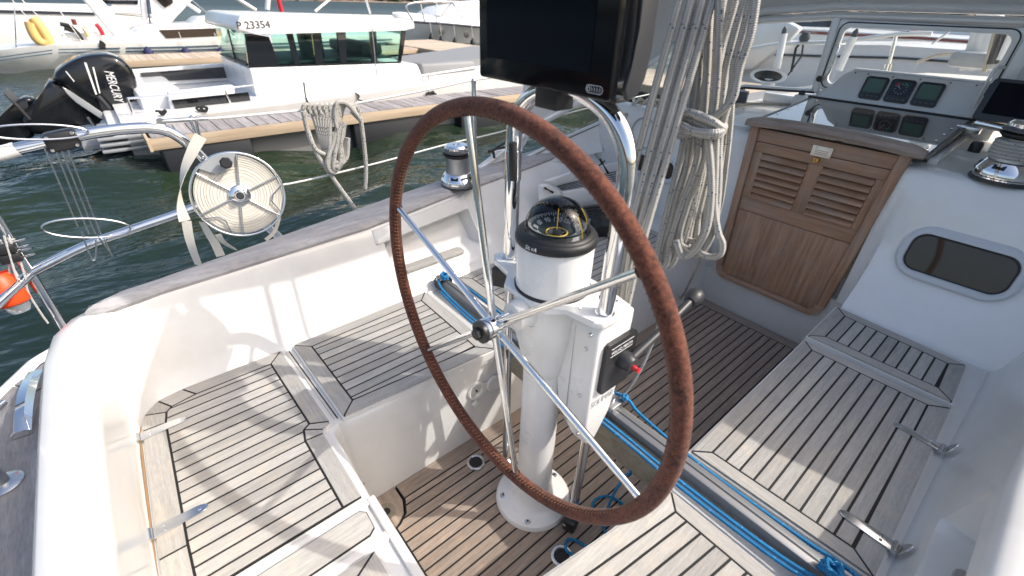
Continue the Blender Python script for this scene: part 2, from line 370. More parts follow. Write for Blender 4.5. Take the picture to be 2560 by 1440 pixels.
# ------------------------------------------------------------------ water
def build_water():
    rnd = random.Random(3); waves = []
    for i in range(26):
        lam = .35*1.17**i if i < 16 else rnd.uniform(.5, 2.2); th = rnd.uniform(-.9, .9)+math.radians(200); waves.append((2*math.pi/lam*math.cos(th), 2*math.pi/lam*math.sin(th), rnd.uniform(0, 6.28), lam*.011*rnd.uniform(.5, 1.2)))
    def axis(lo, hi, fine0, fine1, d):
        a = []; x = fine0
        while x <= fine1: a.append(x); x += d
        s = d; x = fine1
        while x < hi: s *= 1.13; x += s; a.append(min(x, hi))
        s = d; x = fine0; b = []
        while x > lo: s *= 1.13; x -= s; b.append(max(x, lo))
        return b[::-1]+a
    xs = axis(-1500, 600, -9, -1.2, .07); ys = axis(-500, 1500, -3, 5, .07); bm = new(); V = []
    for x in xs:
        r = []
        for y in ys:
            d = math.hypot(x+5, y-1); f = 1/(1+(d/22)**2); z = 0
            if f > .01: z = f*sum(a*math.sin(kx*x+ky*y+p) for kx, ky, p, a in waves)
            r.append(bm.verts.new((x, y, -.45+z)))
        V.append(r)
    for a, b in zip(V, V[1:]):
        for j in range(len(ys)-1): bm.faces.new((a[j], b[j], b[j+1], a[j+1]))
    o = finish('water', bm, M['water'], None, smooth=True, ang=180); o['kind'] = 'structure'; return o
build_water()

# ------------------------------------------------------------------ the yacht: mouldings that belong to the hull
Y = thing('sailing_yacht', 'white sailing yacht with teak cockpit that the picture is taken from', 'sailing yacht', (0, 0, -.45))
ZS = .372                                          # moulded seat level; teak lids stand on it
BX = [(-.75, -.80), (-.45, -.812), (.09, -.825), (.9, -.838), (1.62, -.86)]
TX = [(-.75, -.905), (-.366, -.937), (-.03, -.965), (.49, -1.08), (.87, -1.14), (1.62, -1.29)]
OX = [(-.75, -.988), (-.30, -1.088), (.22, -1.205), (.9, -1.33), (1.62, -1.45)]
REC = (0.0, .45)
def coaming():
    st = []                                        # (B, T, O, recess?)
    for y in (1.62, 1.5, 1.3, 1.1, .9, .75, .6, .475, .455, .43, .3, .15, .02, -.005, -.025, -.2, -.4, -.6, -.75):
        st.append(((interp(BX, y), y), (interp(TX, y), y), (interp(OX, y), y), .012 < y < .46))
    st += [((-.797, -.845), (-.888, -.862), (-.957, -.895), 0), ((-.775, -.893), (-.852, -.903), (-.912, -.965), 0), ((-.715, -.922), (-.785, -.92), (-.845, -1.005), 0), ((-.6, -.936), (-.66, -.923), (-.72, -1.022), 0)]
    for x in (-.4, -.2, 0.0): st.append(((x, -.941), (x, -.921), (x, -1.026), 0))
    TXS = [(-.75, .885), (.5, .885), (1.0, .92), (1.62, .98)]        # starboard coaming stands steeper
    sb_side = []
    for s in st[-2::-1]:
        B, T, O = ((-a[0], a[1]) for a in s[:3])
        if B[1] > -.76: T = (interp(TXS, T[1]), T[1])
        sb_side.append((B, T, O, s[3]))
    st += sb_side
    rows = []
    zs = [ZS-.02, ZS, .381, .40, .455, .468, .585, .606, .635, .655]
    for B, T, O, rec in st:
        B, T, O = (Vector(v) for v in (B, T, O)); out = (O-B).normalized(); r = []
        for i, z in enumerate(zs):
            t = max(0, (z-ZS)/(.665-ZS)); t = t if t > 0 else 0
            p = B.lerp(T, t)
            if z <= ZS+.001: p = B-out*.012
            if i == 2: p = B-out*.003
            if rec and i in (5, 6): p = p+out*(.085 if i == 5 else .10)
            r.append(Vector((p.x, p.y, z)))
        w = (O-T)
        r += [Vector((*(T+w*.03), .668)), Vector((*(T+w*.12), .676)), Vector((*(T+w*.5), .679)), Vector((*(T+w*.88), .674)), Vector((*(T+w*.97), .663)), Vector((*O, .645)), Vector((*(O+out*.03), .40))]
        rows.append(r)
    loft('coaming', rows, M['gelcoat'], Y, ang=50)
coaming()
# seat moulding: one U of seat tops round the well, front faces down to the sole
WXP, WXS = -.337, .352
def seats():
    bm = new()
    inner = [(-.337, 1.63), (-.345, .1), (-.362, -.44), (-.375, -.468), (-.35, -.492), (-.08, -.5), (.22, -.5), (.305, -.47), (.345, -.257), (.352, .1), (.352, 1.63)]
    outer = [(-.97, 1.63), (-.85, .1), (-.83, -.5), (-.82, -.86), (-.72, -.95), (0, -.96), (.72, -.95), (.82, -.86), (.83, -.5), (.85, .1), (.97, 1.63)]
    rows = []
    foot = [(-.331, 1.63), (-.333, .1), (-.335, -.44), (-.335, -.45), (-.33, -.455), (-.08, -.455), (.22, -.455), (.31, -.45), (.335, -.257), (.34, .1), (.34, 1.63)]
    for o, i, f in zip(outer, inner, foot):
        o, i, f = Vector(o), Vector(i), Vector(f); d = (o-i).normalized()
        rows.append([(*f, -.02), (*f.lerp(i, .5), .17), (*i.lerp(f, .12), .34), (*i, ZS-.012), (*(i+d*.005), ZS-.002), (*(i+d*.016), ZS), (*o, ZS)])
    loft('seat_moulding', rows, M['gelcoat'], Y, ang=55)
seats()
# deck and topsides
HE = [(7.2, 0), (6.9, -.38), (5.6, -1.30), (4.6, -1.70), (3.6, -1.87), (2.6, -1.85), (1.6, -1.76), (.6, -1.62), (-.3, -1.47), (-.8, -1.38), (-1.05, -1.30), (-1.16, -1.21), (-1.25, -1.05), (-1.30, -.85), (-1.33, 0)]
def hull():
    L = [(x, y) for y, x in HE]; L = L+[(-x, y) for x, y in L[-2:0:-1]]; L = L+L[:1]; rows = []
    cx = lambda p, k, dy=0: (p[0]*k, p[1]+dy)
    for p in L:
        ins = Vector((-p[0], .6-p[1])).normalized()*.03; q = Vector(p)
        rows.append([(*(q+ins), .405), (*(q+ins*.4), .425), (*q, .42), (*(q*1.0), .37), (q.x*1.01, q.y-.005, .1), (q.x*.97, q.y*.99, -.25), (q.x*.86, q.y*.96, -.7)])
    loft('topsides', rows, M['hull_white'], Y)
    hx_ = [(y, x) for y, x in HE]
    rows = []                                      # side decks and stern deck leave the cockpit open
    for y in (1.66, 1.2, .6, 0, -.4, -.8, -1.0): rows.append([(interp(hx_, y)*.985, y, .402), (interp(OX, max(y, -.75))+.02, y, .402)])
    rows += [[(-1.13, -1.2, .402), (-.9, -1.0, .402)], [(-.85, -1.28, .402), (-.8, -1.0, .402)], [(0, -1.31, .402), (0, -1.0, .402)]]
    rows += [[(-a[0], a[1], a[2]), (-b[0], b[1], b[2])] for a, b in rows[-2::-1]]
    loft('deck', rows, M['nonskid'], Y, smooth=False)
    fd = [(x*.985, y) for x, y in [(interp(hx_, 1.66), 1.66)]+[(x, y) for x, y in L[:-1] if y > 1.7 and x <= 0][::-1]]; fd = fd+[(-x, y) for x, y in fd[::-1] if x < -1e-6]
    prism('foredeck', fd[::-1] if area(fd) < 0 else fd, .30, .403, M['nonskid'], Y)
hull()
# teak on the aft deck and the broad teak border behind the coaming
ad = thing('aft_deck_teak', 'weathered grey teak decking on the stern outside the aft coaming', 'deck', (0, -1.15, .403))
out = [(-1.27, -1.04), (-1.185, -1.145), (-1.04, -1.225), (-.84, -1.275), (0, -1.305), (.84, -1.275), (.9, -1.0), (0, -.99), (-.9, -1.0), (-1.0, -.9)]
pc = [Vector(p) for p in out]
prism('plank', [pc[0], (-1.105, -1.19), (-.93, -1.02), (-1.0, -.9)], .395, .413, M['deck_teak'], ad)
prism('plank', [(-1.1, -1.193), pc[2], pc[3], pc[4], (0, -1.0), (-.9, -1.0), (-.926, -1.025)], .395, .4125, M['deck_teak'], ad)
prism('plank', [(.005, -1.305), pc[5], pc[6], (.005, -1.0)], .395, .413, M['deck_teak'], ad)
# coaming caps of teak
def cap(sg, name):
    ys = [1.62, 1.45, 1.2, .95, .7, .45, .2, -.05, -.3, -.5, -.65, -.75]
    inn = [(interp(TX, y)-.004, y) for y in ys]+[(-.893, -.83), (-.884, -.88), (-.884, -.905)]
    outr = [(interp(OX, y)+.014, y) for y in ys]+[(-.962, -.83), (-.935, -.885), (-.915, -.912)]
    rows = []
    for i, o in zip(inn, outr):
        i, o = Vector((i[0]*sg, i[1])), Vector((o[0]*sg, o[1])); w = o-i
        if sg < 0: i.x = max(i.x, .0)+.0
        def P(t, z): return (*(i+w*t), z)
        d = .006/max(w.length, .03); rows.append([P(0, .668), P(-d*.6, .680), P(d*1.1, .694), P(d*3.5, .700), P(.5, .7005), P(1-d*3, .699), P(1-d, .693), P(1, .680), P(1, .664)])
    i, o = Vector((inn[-1][0]*sg, inn[-1][1]-.022)), Vector((outr[-1][0]*sg, outr[-1][1]-.012)); w = o-i
    rows.append([(*(i+w*(.25+.5*t)), z) for t, z in zip((0, 0, .1, .25, .5, .75, .9, 1, 1), (.668, .676, .682, .686, .687, .686, .682, .676, .664))])
    loft('coaming_cap', rows, M['cap_teak'], Y, ang=45, caps=True)
cap(1, 'p'); cap(-1, 's')
# teak strips on the shelves inside the coaming pockets
for sg in (1, -1):
    a, b = .06, .36
    poly = [(sg*(interp(BX, y)-dx), y) for y, dx in ((a, .062), (b-.01, .062), (b, .072), (b, .105), (b-.012, .118), (a, .118))]
    if area(poly) < 0: poly = poly[::-1]
    prism('shelf_strip', poly, .462, .4745, M['teak_y'], Y, bev=.002)
# raised lip under the cap over each pocket
for sg in (1,):
    rows = []
    for y in (-.04, -.03, .1, .25, .4, .47, .48):
        e = 0 if y in (-.04, .48) else .007; x = lambda z: lerp(interp(BX, y), interp(TX, y), (z-ZS)/(.665-ZS)); rows.append([(sg*(x(.61)+.0), y, .607), (sg*(x(.61)+e), y, .613), (sg*(x(.635)+e), y, .637), (sg*(x(.657)+e*.6), y, .66), (sg*(x(.66)-.02), y, .664)])
    loft('pocket_lip', rows, M['gelcoat'], Y, caps=True)

# ------------------------------------------------------------------ cockpit sole, plank by plank
sole = thing('cockpit_sole', 'brown teak cockpit floor of narrow planks with black seams', 'floor', (0, .5, -.012))
so = [(-.333, -.353), (-.27, -.353), (-.205, -.385), (-.19, -.45), (.335, -.45), (.34, 1.622), (-.335, 1.622)]
so = [(-.19, -.452), (.336, -.452), (.34, 1.622), (-.335, 1.622), (-.335, -.35), (-.27, -.352), (-.225, -.372), (-.203, -.405)]
planked(sole, so, 0.0, [.033, .062, .062, .062, .003, .003, .003, .003], .0373, ('', '') and (M['sole_y'], M['sole_x']), first=-.2475-.0373*0, th=.014)
cornr = [(-.335, -.3555), (-.271, -.357), (-.228, -.376), (-.207, -.407), (-.194, -.452), (-.335, -.452)][::-1]
prism('corner_pad', cornr, -.012, .0, M['sole_x'], sole)
prism('underlay', [(-.34, -.46), (.34, -.46), (.345, 1.64), (-.34, 1.64)], -.03, -.0135, M['caulk'], sole)
# scupper in the aft port corner, two flush sockets in the sole
sc = thing('drain_scupper', 'dark round drain hole in the aft port corner of the cockpit floor', 'drain', (-.268, -.418, 0))
lathe('funnel', [(.031, .0005), (.0305, .0018), (.027, .0019), (.0235, .0012), (.0135, .0008), (.0125, .0003)], M['beam_teak'], sc, c=(-.268, -.418, 0)); lathe('hole', [(0, .0012), (.0128, .0012), (.0128, .0002)], M['black_rubber'], sc, c=(-.268, -.418, 0))
def socket(x, y, label):
    s = thing('deck_socket', label, 'deck socket', (x, y, 0), 'flush sockets in the cockpit floor')
    lathe('rim', [(.0345, .0002), (.0345, .0035), (.032, .0055), (.0265, .0055), (.0235, .003), (.0235, .0005)], M['steel'], s, c=(x, y, 0))
    lathe('cup', [(0, .0012), (.0155, .0013), (.0165, .0032), (.0235, .0036), (.0238, .0005)], M['black_rubber'], s, c=(x, y, 0))
socket(-.234, -.073, 'chrome-rimmed black floor socket beside the port bench front, left of pedestal'); socket(.207, -.066, 'chrome-rimmed black floor socket beside the starboard bench front, right of pedestal')

# ------------------------------------------------------------------ seats
ZT = .389
def lid(name, label, outline, border, ang=0, first=None, edge=True, pitch=.0375, z=ZT):
    c = sum((Vector(p) for p in outline), Vector((0, 0)))/len(outline)
    t = thing(name, label, 'cockpit seat', (c.x, c.y, ZS), 'teak cockpit seats'); planked(t, outline, z, border, pitch, (M['teak_y'], M['teak_x']), ang=ang, first=first, edge=M['gelcoat'] if edge else None); return t
qs = [(-.097, -.93), (-.097, -.519), (-.352, -.521), (-.368, -.517), (-.384, -.49), (-.80, -.502), (-.80, -.80), (-.787, -.865), (-.745, -.903), (-.68, -.914), (-.235, -.929)]
q = lid('quarter_seat', 'planked teak seat in the aft port corner with two hinges on its aft edge', qs, [.002, .048, .048, .048, .048, .05, .055, .055, .055, .055, .055], first=-.13-.0375*19)
lid('bench_seat', 'planked teak port bench between the corner seat and the traveller', [(-.377, -.448), (-.341, .095), (-.822, .097), (-.803, -.456)], .047, first=-.36-.0375*12)
lid('bench_seat', 'planked teak port bench forward of the traveller, behind the compass', [(-.343, .27), (-.343, 1.42), (-.93, 1.42), (-.835, .27)], .05)
lid('helm_seat', 'narrow single-board strip of teak helm seat between white ribs', [(.008, -.93), (.008, -.545), (-.004, -.528), (-.052, -.526), (-.066, -.54), (-.066, -.93)], [.0]*6, first=-.2, pitch=1)
lid('helm_seat', 'teak helm seat panel with a mitred corner at the bottom edge of the picture', [(.40, -.93), (.40, -.553), (.046, -.553), (.046, -.93)], [.05, .085, .045, .05])
lid('bench_seat', 'sunlit teak starboard bench aft of the traveller in the foreground', [(.295, -.55), (.80, -.55), (.80, .103), (.391, .103)], [.05, .05, .04, .045], ang=-.129)
sb = lid('bench_seat', 'large planked teak starboard bench forward of the traveller, half in shadow', [(.357, .258), (.80, .272), (.793, 1.052), (.355, 1.048)], [.04, .052, .04, .04], first=.397, pitch=.0386)
st = lid('step_seat', 'short teak step against the cabin bulkhead at the forward end of the starboard bench', [(.352, 1.085), (.789, 1.083), (.780, 1.352), (.350, 1.393)], .045, z=.394)
# white ribs/gutters beside the helm seat strips: raised mouldings
for x0, x1 in ((-.091, -.072), (.014, .038)):
    prism('seat_rib', [(x0, -.93), (x1, -.93), (x1, -.512), (x0, -.512)], ZS-.01, .3835, M['gelcoat'], Y, bev=.004)
span('seat_rib', (-.09, -.513, ZS-.01), (.30, -.4905, .3825), M['gelcoat'], Y, bev=.005)
# gutter drain between corner seat and bench: dark rubber seal
prism('gutter_seal', [(-.80, -.486), (-.395, -.473), (-.395, -.467), (-.80, -.480)], ZS-.001, ZS+.0035, M['plate'], Y); prism('gutter_seal', [(-.80, -.478), (-.395, -.465), (-.395, -.462), (-.80, -.475)], ZS-.001, ZS+.003, M['black_rubber'], Y)
tube('seat_seal', [(-.14, -.9385, ZS+.006), (-.235, -.9385, ZS+.006), (-.45, -.932, ZS+.006), (-.68, -.9235, ZS+.006), (-.75, -.912, ZS+.006), (-.795, -.868, ZS+.006), (-.808, -.80, ZS+.005)], .0034, M['rust_seal'], Y, seg=6, sm=3)
def hinge(par, base, along, plate_len, foot):
    "strap hinge: tongue on the lid, knuckle, upright round foot on the coaming"
    base = Vector(base); a = Vector(along).normalized(); s = Vector((-a.y, a.x, 0)); w = .0165
    h = bpy.data.objects.new('hinge', None)
    pts = [base+s*w, base-s*w]+[base+a*(plate_len-w)+(-s*w).lerp(s*w, 0)*math.cos(k*math.pi/6)+a*w*math.sin(k*math.pi/6) for k in range(7)]
    pts = [base-s*w]+[base+a*(plate_len-w*1.2)-s*(w*.75*math.cos(k*math.pi/8))+a*(w*1.2*math.sin(k*math.pi/8)) for k in range(9)]+[base+s*w]
    o = extr('hinge', [p+Vector((0, 0, .0005)) for p in pts], (0, 0, .0035), M['steel'], par, bev=.0008)
    bm = new(); b_tube(bm, [base-a*.006-s*w+Vector((0, 0, .003)), base-a*.006+s*w+Vector((0, 0, .003))], .0065, 12); finish('knuckle', bm, M['steel'], o, smooth=True)
    f0 = base-a*.012; n = (-a*.35+Vector((0, 0, 1))).normalized()
    fp = [f0+s*(w*1.05*math.cos(k*math.pi/8))+n*(.004+.036*math.sin(k*math.pi/8)) for k in range(9)]
    extr('foot_plate', fp, -a*.0035, M['steel'], o, bev=.0008)
    for d, sd in ((.022, .007), (.022, -.007), (plate_len-.018, 0)):
        lathe('screw', [(0, .0050), (.0034, .0050), (.0042, .0040), (.0042, .003)], M['chrome'], o, c=base+a*d+s*sd, seg=12)
for p in ((-.655, -.921, ZT), (-.31, -.930, ZT)): hinge(q, p, (0, 1, 0), .112, 0)
for p in ((.806, .83, ZT), (.803, .385, ZT)): hinge(sb, p, (-1, 0, 0), .112, 0)
# ------------------------------------------------------------------ steering pedestal
ped = thing('steering_pedestal', 'white steering pedestal on a round bolted foot in the middle of the cockpit', 'pedestal', (0, 0, 0))
lathe('foot', [(.128, .001), (.1275, .008), (.122, .016), (.095, .022), (.078, .030), (.066, .048), (.060, .075), (.0575, .12)], M['pedestal_white'], ped, seg=48)
lathe('column', [(.0572, .115), (.0555, .35), (.0545, .60), (.0545, .615)], M['pedestal_white'], ped, seg=40)
lathe('collar', [(.0545, .60), (.060, .612), (.064, .63), (.066, .66), (.074, .70), (.082, .73), (.084, .77), (.082, .855)], M['pedestal_white'], ped, seg=40)
for k in range(5):
    a = math.radians(20+72*k); c = Vector((.104*math.cos(a), .104*math.sin(a), .0185)); b = lathe('bolt', [(0, .0045), (.0045, .0045), (.0052, .0028), (.0105, .0018), (.0108, -.001)], M['steel'], ped, c=c, seg=16); lathe('hex_socket', [(0, .0052), (.0036, .0052), (.0036, .0044)], M['black_rubber'], b, c=c, seg=6)
def plate_out():
    p = [(-.205, .03), (-.205, -.012), (-.185, -.03), (-.105, -.04), (-.07, -.088), (.07, -.088), (.10, -.045), (.175, -.035), (.19, -.02), (.195, .07), (.18, .085), (.09, .10), (-.09, .10), (-.19, .045)]
    return p
prism('head_plate', plate_out(), .852, .868, M['pedestal_white'], ped, bev=.004)
box('plate_shield', (-.16, -.022, .82), (.05, .022, .056), M['black_plastic'], ped, rot=Matrix.Rotation(.5, 3, 'Z'), bev=.004)
tube('bearing_housing', [(0, -.045, .821), (0, -.118, .821)], [.043, .034], M['pedestal_white'], ped, seg=24)
for a in (35, 155, 215, 320):
    r = math.radians(a); lathe('bolt', [(0, .004), (.004, .004), (.005, 0)], M['steel'], ped, c=(.037*math.cos(r), -.082, .821+.037*math.sin(r)), axis=(0, -1, 0), seg=10)
for x, y in ((.118, -.018), (.06, -.075), (-.155, .02), (.15, .07)): lathe('screw', [(0, .002), (.004, .002), (.0052, 0)], M['steel'], ped, c=(x, y, .868), seg=14)

# ------------------------------------------------------------------ binnacle compass
cmp_ = thing('binnacle_compass', 'black and white binnacle compass with a clear dome on top of the pedestal', 'compass', (.003, .006, .868))
cc = (.003, .006, 0)
lathe('base_ring', [(.093, .868), (.0935, .874), (.09, .877)], M['black_rubber'], cmp_, c=cc, seg=56)
lathe('housing', [(.0905, .869), (.0905, .990), (.088, .996)], M['pedestal_white'], cmp_, c=cc, seg=64)
rg = lathe('bezel', [(.0893, .988), (.0945, .991), (.0955, .996), (.0945, 1.004), (.0905, 1.010), (.087, 1.0115), (.086, 1.014), (.081, 1.0175), (.0765, 1.0185), (.0745, 1.016), (.074, 1.008)], M['bezel_black'], cmp_, c=cc, seg=72, close=False)
lathe('bowl', [(.0745, 1.012), (.071, .990), (.050, .972), (0, .968)], M['gloss_black'], cmp_, c=cc, seg=48, close=False)
crd = lathe('card', [(.066, 1.022), (.0672, 1.0275), (.050, 1.0175), (.028, 1.0065), (.0225, 1.006), (.018, .998), (0, .996)], M['steering_compass_card'], cmp_, c=cc, seg=60, close=False)
lathe('yellow_ring', [(.0225, 1.0070), (.0242, 1.0088), (.0262, 1.0070)], M['yellow'], crd, c=cc, seg=40, close=False); lathe('pivot', [(0, 1.014), (.009, 1.0138), (.0098, 1.008), (.0098, 1.0)], M['black_plastic'], crd, c=cc, seg=20)
bm = new(); dirc = Vector((CAM.x-.003, CAM.y-.006, 0)).normalized(); base_a = math.atan2(-dirc.y, -dirc.x)
for k in range(72):
    a = base_a+2*math.pi*k/72; L = .0095 if k % 2 == 0 else .0062; r0 = .0668-L/2; d = Vector((math.cos(a), math.sin(a), 0))
    b_box(bm, Vector(cc)+d*r0+Vector((0, 0, 1.0282-(.0672-r0)*.58)), (L, .0019, .0004), rot=Matrix.Rotation(a, 3, 'Z') @ Matrix.Rotation(-.525, 3, 'Y'))
finish('degree_marks', bm, M['print_white'], crd)
for k, s in ((0, '120'), (1, '150'), (-1, '90'), (2, '180'), (-2, '60'), (3, '210'), (-3, '30'), (6, '300'), (4, '240'), (-4, 'N')):
    a = base_a-math.radians(30*k); d = Vector((math.cos(a), math.sin(a), 0)); text('numeral', s, .0185, Vector(cc)+d*.0475+Vector((0, 0, 1.0172)), Vector((d.y, -d.x, 0)), d+Vector((0, 0, .58)), M['print_white'], crd, ext=.0003, sx=.82)
bm = new(); b_tube(bm, [Vector(cc)+Vector((0, 0, 1.013)), Vector(cc)+Vector((0, 0, 1.064))], .0011, 6); finish('lubber_pin', bm, M['yellow'], cmp_)
for ang, r, z0, z1 in ((5, .0635, 1.010, 1.040), (62, .0625, 1.012, 1.046)):
    a = math.radians(ang); d = Vector((math.cos(a), math.sin(a), 0)); pts = [Vector(cc)+d*(math.cos(t)*.0715)+Vector((0, 0, 1.014+math.sin(t)*.0705)) for t in (0, .15, .3, .45, .6, .72)]
    tube('lubber_line', pts, .0014, M['yellow'], cmp_, seg=6)
dome = [(.0752*math.cos(t), 1.016+.0745*math.sin(t)) for t in [math.pi/2*i/16 for i in range(17)]]; dome[-1] = (0, 1.016+.0745)
lathe('dome', dome, M['dome'], cmp_, c=cc, seg=56, close=False)
# half hood of the dome on the far side is opaque black
bm = new(); F = []
for i in range(11):
    t = math.pi/2*(-.03+.97*i/10); r = []
    for k in range(25):
        a = base_a+math.radians(-70+140*k/24); r.append(bm.verts.new(Vector(cc)+Vector((.0742*math.cos(t)*math.cos(a), .0742*math.cos(t)*math.sin(a), 1.016+.0735*math.sin(t)))))
    F.append(r)
for a, b in zip(F, F[1:]):
    for k in range(24): bm.faces.new((a[k], a[k+1], b[k+1], b[k]))
finish('hood', bm, M['gloss_black'], cmp_, smooth=True)
ra = math.atan2(dirc.y, dirc.x)-math.radians(33); d = Vector((math.cos(ra), math.sin(ra), 0)); text('maker_name', 'SILVA', .0125, Vector(cc)+d*.0955+Vector((0, 0, 1.0005)), Vector((-d.y, d.x, 0)), Vector((-d.x*.55, -d.y*.55, 1)), M['print_white'], rg, ext=.0004)

# ------------------------------------------------------------------ pedestal guard
gd = thing('pedestal_guard', 'polished stainless grab hoop standing round the compass', 'grab rail', (0, .01, .868))
GX, GY = .164, .012; pts = [(-GX, GY, .868), (-GX, GY, 1.0), (-GX, GY, 1.13)]
for k in range(0, 13):
    a = math.pi-math.pi*k/12; pts.append((GX*math.cos(a), GY, 1.168+.142*math.sin(a)**.85 if k not in (0, 12) else 1.168))
pts += [(GX, GY, 1.13), (GX, GY, 1.0), (GX, GY, .868)]
tube('hoop', smooth_path(pts, 4), .0188, M['chrome'], gd, seg=24)
for s in (-1, 1): lathe('foot_ring', [(.0188, .868), (.0222, .868), (.0222, .871), (.0188, .872)], M['steel'], gd, c=(s*GX, GY, 0), seg=28)
bm = new(); b_tube(bm, [(-GX, GY, 1.085), (-GX, GY, 1.155)], .0215, 24); finish('clamp', bm, M['chrome'], gd, smooth=True)
tube('tail_fitting', [(-GX+.018, GY-.012, 1.09), (-GX+.02, GY-.016, 1.13), (-GX+.012, GY-.012, 1.175)], .010, M['black_plastic'], gd)

# ------------------------------------------------------------------ chart plotter on the hoop
cp = thing('chart_plotter', 'black touch-screen chart plotter on a bracket above the wheel', 'chart plotter', (-.03, -.03, 1.31))
PX0, PX1, PZ0, PZ1, PY = -.208, .148, 1.312, 1.545, -.052
bm = new(); b_box(bm, Vector(((PX0+PX1)/2, PY+.012, (PZ0+PZ1)/2)), (PX1-PX0, .024, PZ1-PZ0), bev=.006); bd = finish('bezel', bm, M['plotter_bezel'], cp, smooth=True)
span('display', (PX0+.03, PY-.0012, PZ0+.04), (PX1-.045, PY+.001, PZ1-.03), M['screen'], cp)
bm = new(); b_box(bm, Vector(((PX0+PX1)/2, PY+.052, (PZ0+PZ1)/2+.006)), (PX1-PX0-.03, .058, PZ1-PZ0-.036), bev=.012); finish('back_case', bm, M['charcoal'], cp, smooth=True)
lx, lz = PX1-.032, PZ0+.0165; pl = plane_poly(rrect(0, 0, .036, .012, .0058), (lx, PY-.0004, lz), (1, 0, 0), (0, 0, 1))
tube('logo_outline', pl, .0005, M['print_white'], cp, seg=5, closed=True)
tube('logo_ring', [Vector((lx-.0125, PY-.0004, lz))+Vector((.0028*math.cos(a), 0, .0038*math.sin(a))) for a in [2*math.pi*i/14 for i in range(14)]], .0006, M['print_white'], cp, seg=5, closed=True)
for k in range(4):
    x = lx-.0065+.0058*k; tube('logo_chevron', [(x, PY-.0004, lz+.0032), (x+.0024, PY-.0004, lz), (x, PY-.0004, lz-.0032)], .0005, M['print_white'], cp, seg=5)
# U bracket: cheek on the right with an oblong opening and a round knob
ck = [(.012, .03), (.030, .012), (.072, .02), (.094, .045), (.1, .09), (.098, .17), (.085, .21), (.055, .24), (.03, .235), (.022, .19), (.034, .12), (.031, .075), (.024, .06)]
for s, x in ((1, PX1+.002), (-1, PX0-.010)):
    extr('bracket_cheek', [(x, PY+.02+a*.62, PZ0-.012+b) for a, b in ck], (.009, 0, 0), M['charcoal'], cp, bev=.0025)
    lathe('knob', [(.024, 0), (.0245, .010), (.020, .013), (.0195, .011), (.015, .011), (.014, .014), (0, .0142)], M['black_plastic'], cp, c=(PX1+.010 if s > 0 else PX0-.008, PY+.046, PZ0+.196), axis=(s, 0, 0), seg=28)
box('bracket_floor', ((PX0+PX1)/2, PY+.060, PZ0-.004), (PX1-PX0-.03, .04, .008), M['charcoal'], cp, bev=.003)
box('mount_block', (-.035, GY-.005, 1.297), (.062, .05, .055), M['black_plastic'], cp, bev=.003)

# ------------------------------------------------------------------ steering wheel
WC = Vector((0, -.168, .8214)); WR = .4695
wh = thing('steering_wheel', 'big six-spoke stainless steering wheel with a brown suede-covered rim', 'steering wheel', WC)
ph = math.radians(101.39)
rimp = [WC+Vector((WR*math.cos(a), 0, WR*math.sin(a))) for a in [2*math.pi*i/160 for i in range(160)]]
rim = tube('rim', rimp, .0165, M['suede'], wh, seg=22, closed=True)
# stitched seam runs round the inside of the rim
bm = new(); n = 250
for i in range(n):
    a = 2*math.pi*i/n; d = Vector((math.cos(a), 0, math.sin(a))); t = Vector((-d.z, 0, d.x)); c = WC+d*(WR-.0160)+Vector((0, -.006, 0))
    b_tube(bm, [c-t*.0018+Vector((0, -.0045, 0))+d*.0012, c, c+t*.0018+Vector((0, .0065, 0))-d*.0004], .0009, 4)
sti = finish('stitching', bm, M['stitch'], wh); sti['kind'] = 'stuff'
tube('seam', [WC+Vector(((WR-.0162)*math.cos(a), -.005, (WR-.0162)*math.sin(a))) for a in [2*math.pi*i/120 for i in range(120)]], .0011, M['leather_edge'], wh, seg=5, closed=True)
for k in range(6):
    a = ph+k*math.pi/3; d = Vector((math.cos(a), 0, math.sin(a))); tube('spoke', [WC+Vector((0, -.005, 0))+d*.020, WC+Vector((0, -.003, 0))+d*.2, WC+d*(WR-.014)], [.0092, .0085, .0076], M['chrome'], wh, seg=16)
    tube('spoke_patch', [WC+d*(WR-.018), WC+d*(WR-.014)], .0115, M['leather_edge'], wh, seg=14)
lathe('hub', [(.0255, -.016), (.0265, -.012), (.0265, .030), (.0235, .034)], M['chrome'], wh, c=WC+Vector((0, -.004, 0)), axis=(0, -1, 0), seg=32)
lathe('shaft', [(.017, -.06), (.017, 0)], M['chrome'], wh, c=WC, axis=(0, -1, 0), seg=24)
hc = lathe('hub_cap', [(.0265, .032), (.0275, .036), (.0265, .043), (.016, .045)], M['black_plastic'], wh, c=WC+Vector((0, -.004, 0)), axis=(0, -1, 0), seg=32)
lathe('nut', [(.0145, .0), (.0145, .010), (.012, .013), (0, .0135)], M['black_plastic'], hc, c=WC+Vector((0, -.048, 0)), axis=(0, -1, 0), seg=6, ang=20)

# ------------------------------------------------------------------ engine control box beside the pedestal
eb = thing('engine_control_box', 'white engine control box hanging on the starboard side of the pedestal', 'control box', (.12, .05, 0))
prof = [(.835, .02, .128), (.80, -.002, .130), (.60, 0.0, .118), (.50, .003, .100), (.43, .012, .062), (.415, .022, .05)]
bm = new(); rows = []
xl = {.835: .056, .80: .046, .60: .047, .50: .066, .43: .112, .415: .128}
for z, y0, y1 in prof: rows.append([bm.verts.new((x, y, z)) for x, y in ((xl[z], y0), (.168, y0), (.168, y1), (xl[z], y1))])
for a, b in zip(rows, rows[1:]):
    for k in range(4): bm.faces.new((a[k], a[(k+1) % 4], b[(k+1) % 4], b[k]))
bm.faces.new(rows[0]); bm.faces.new(rows[-1][::-1]); bmesh.ops.bevel(bm, geom=list(bm.edges), offset=.008, segments=3, profile=.5, affect='EDGES')
finish('case', bm, M['pedestal_white'], eb, smooth=True)
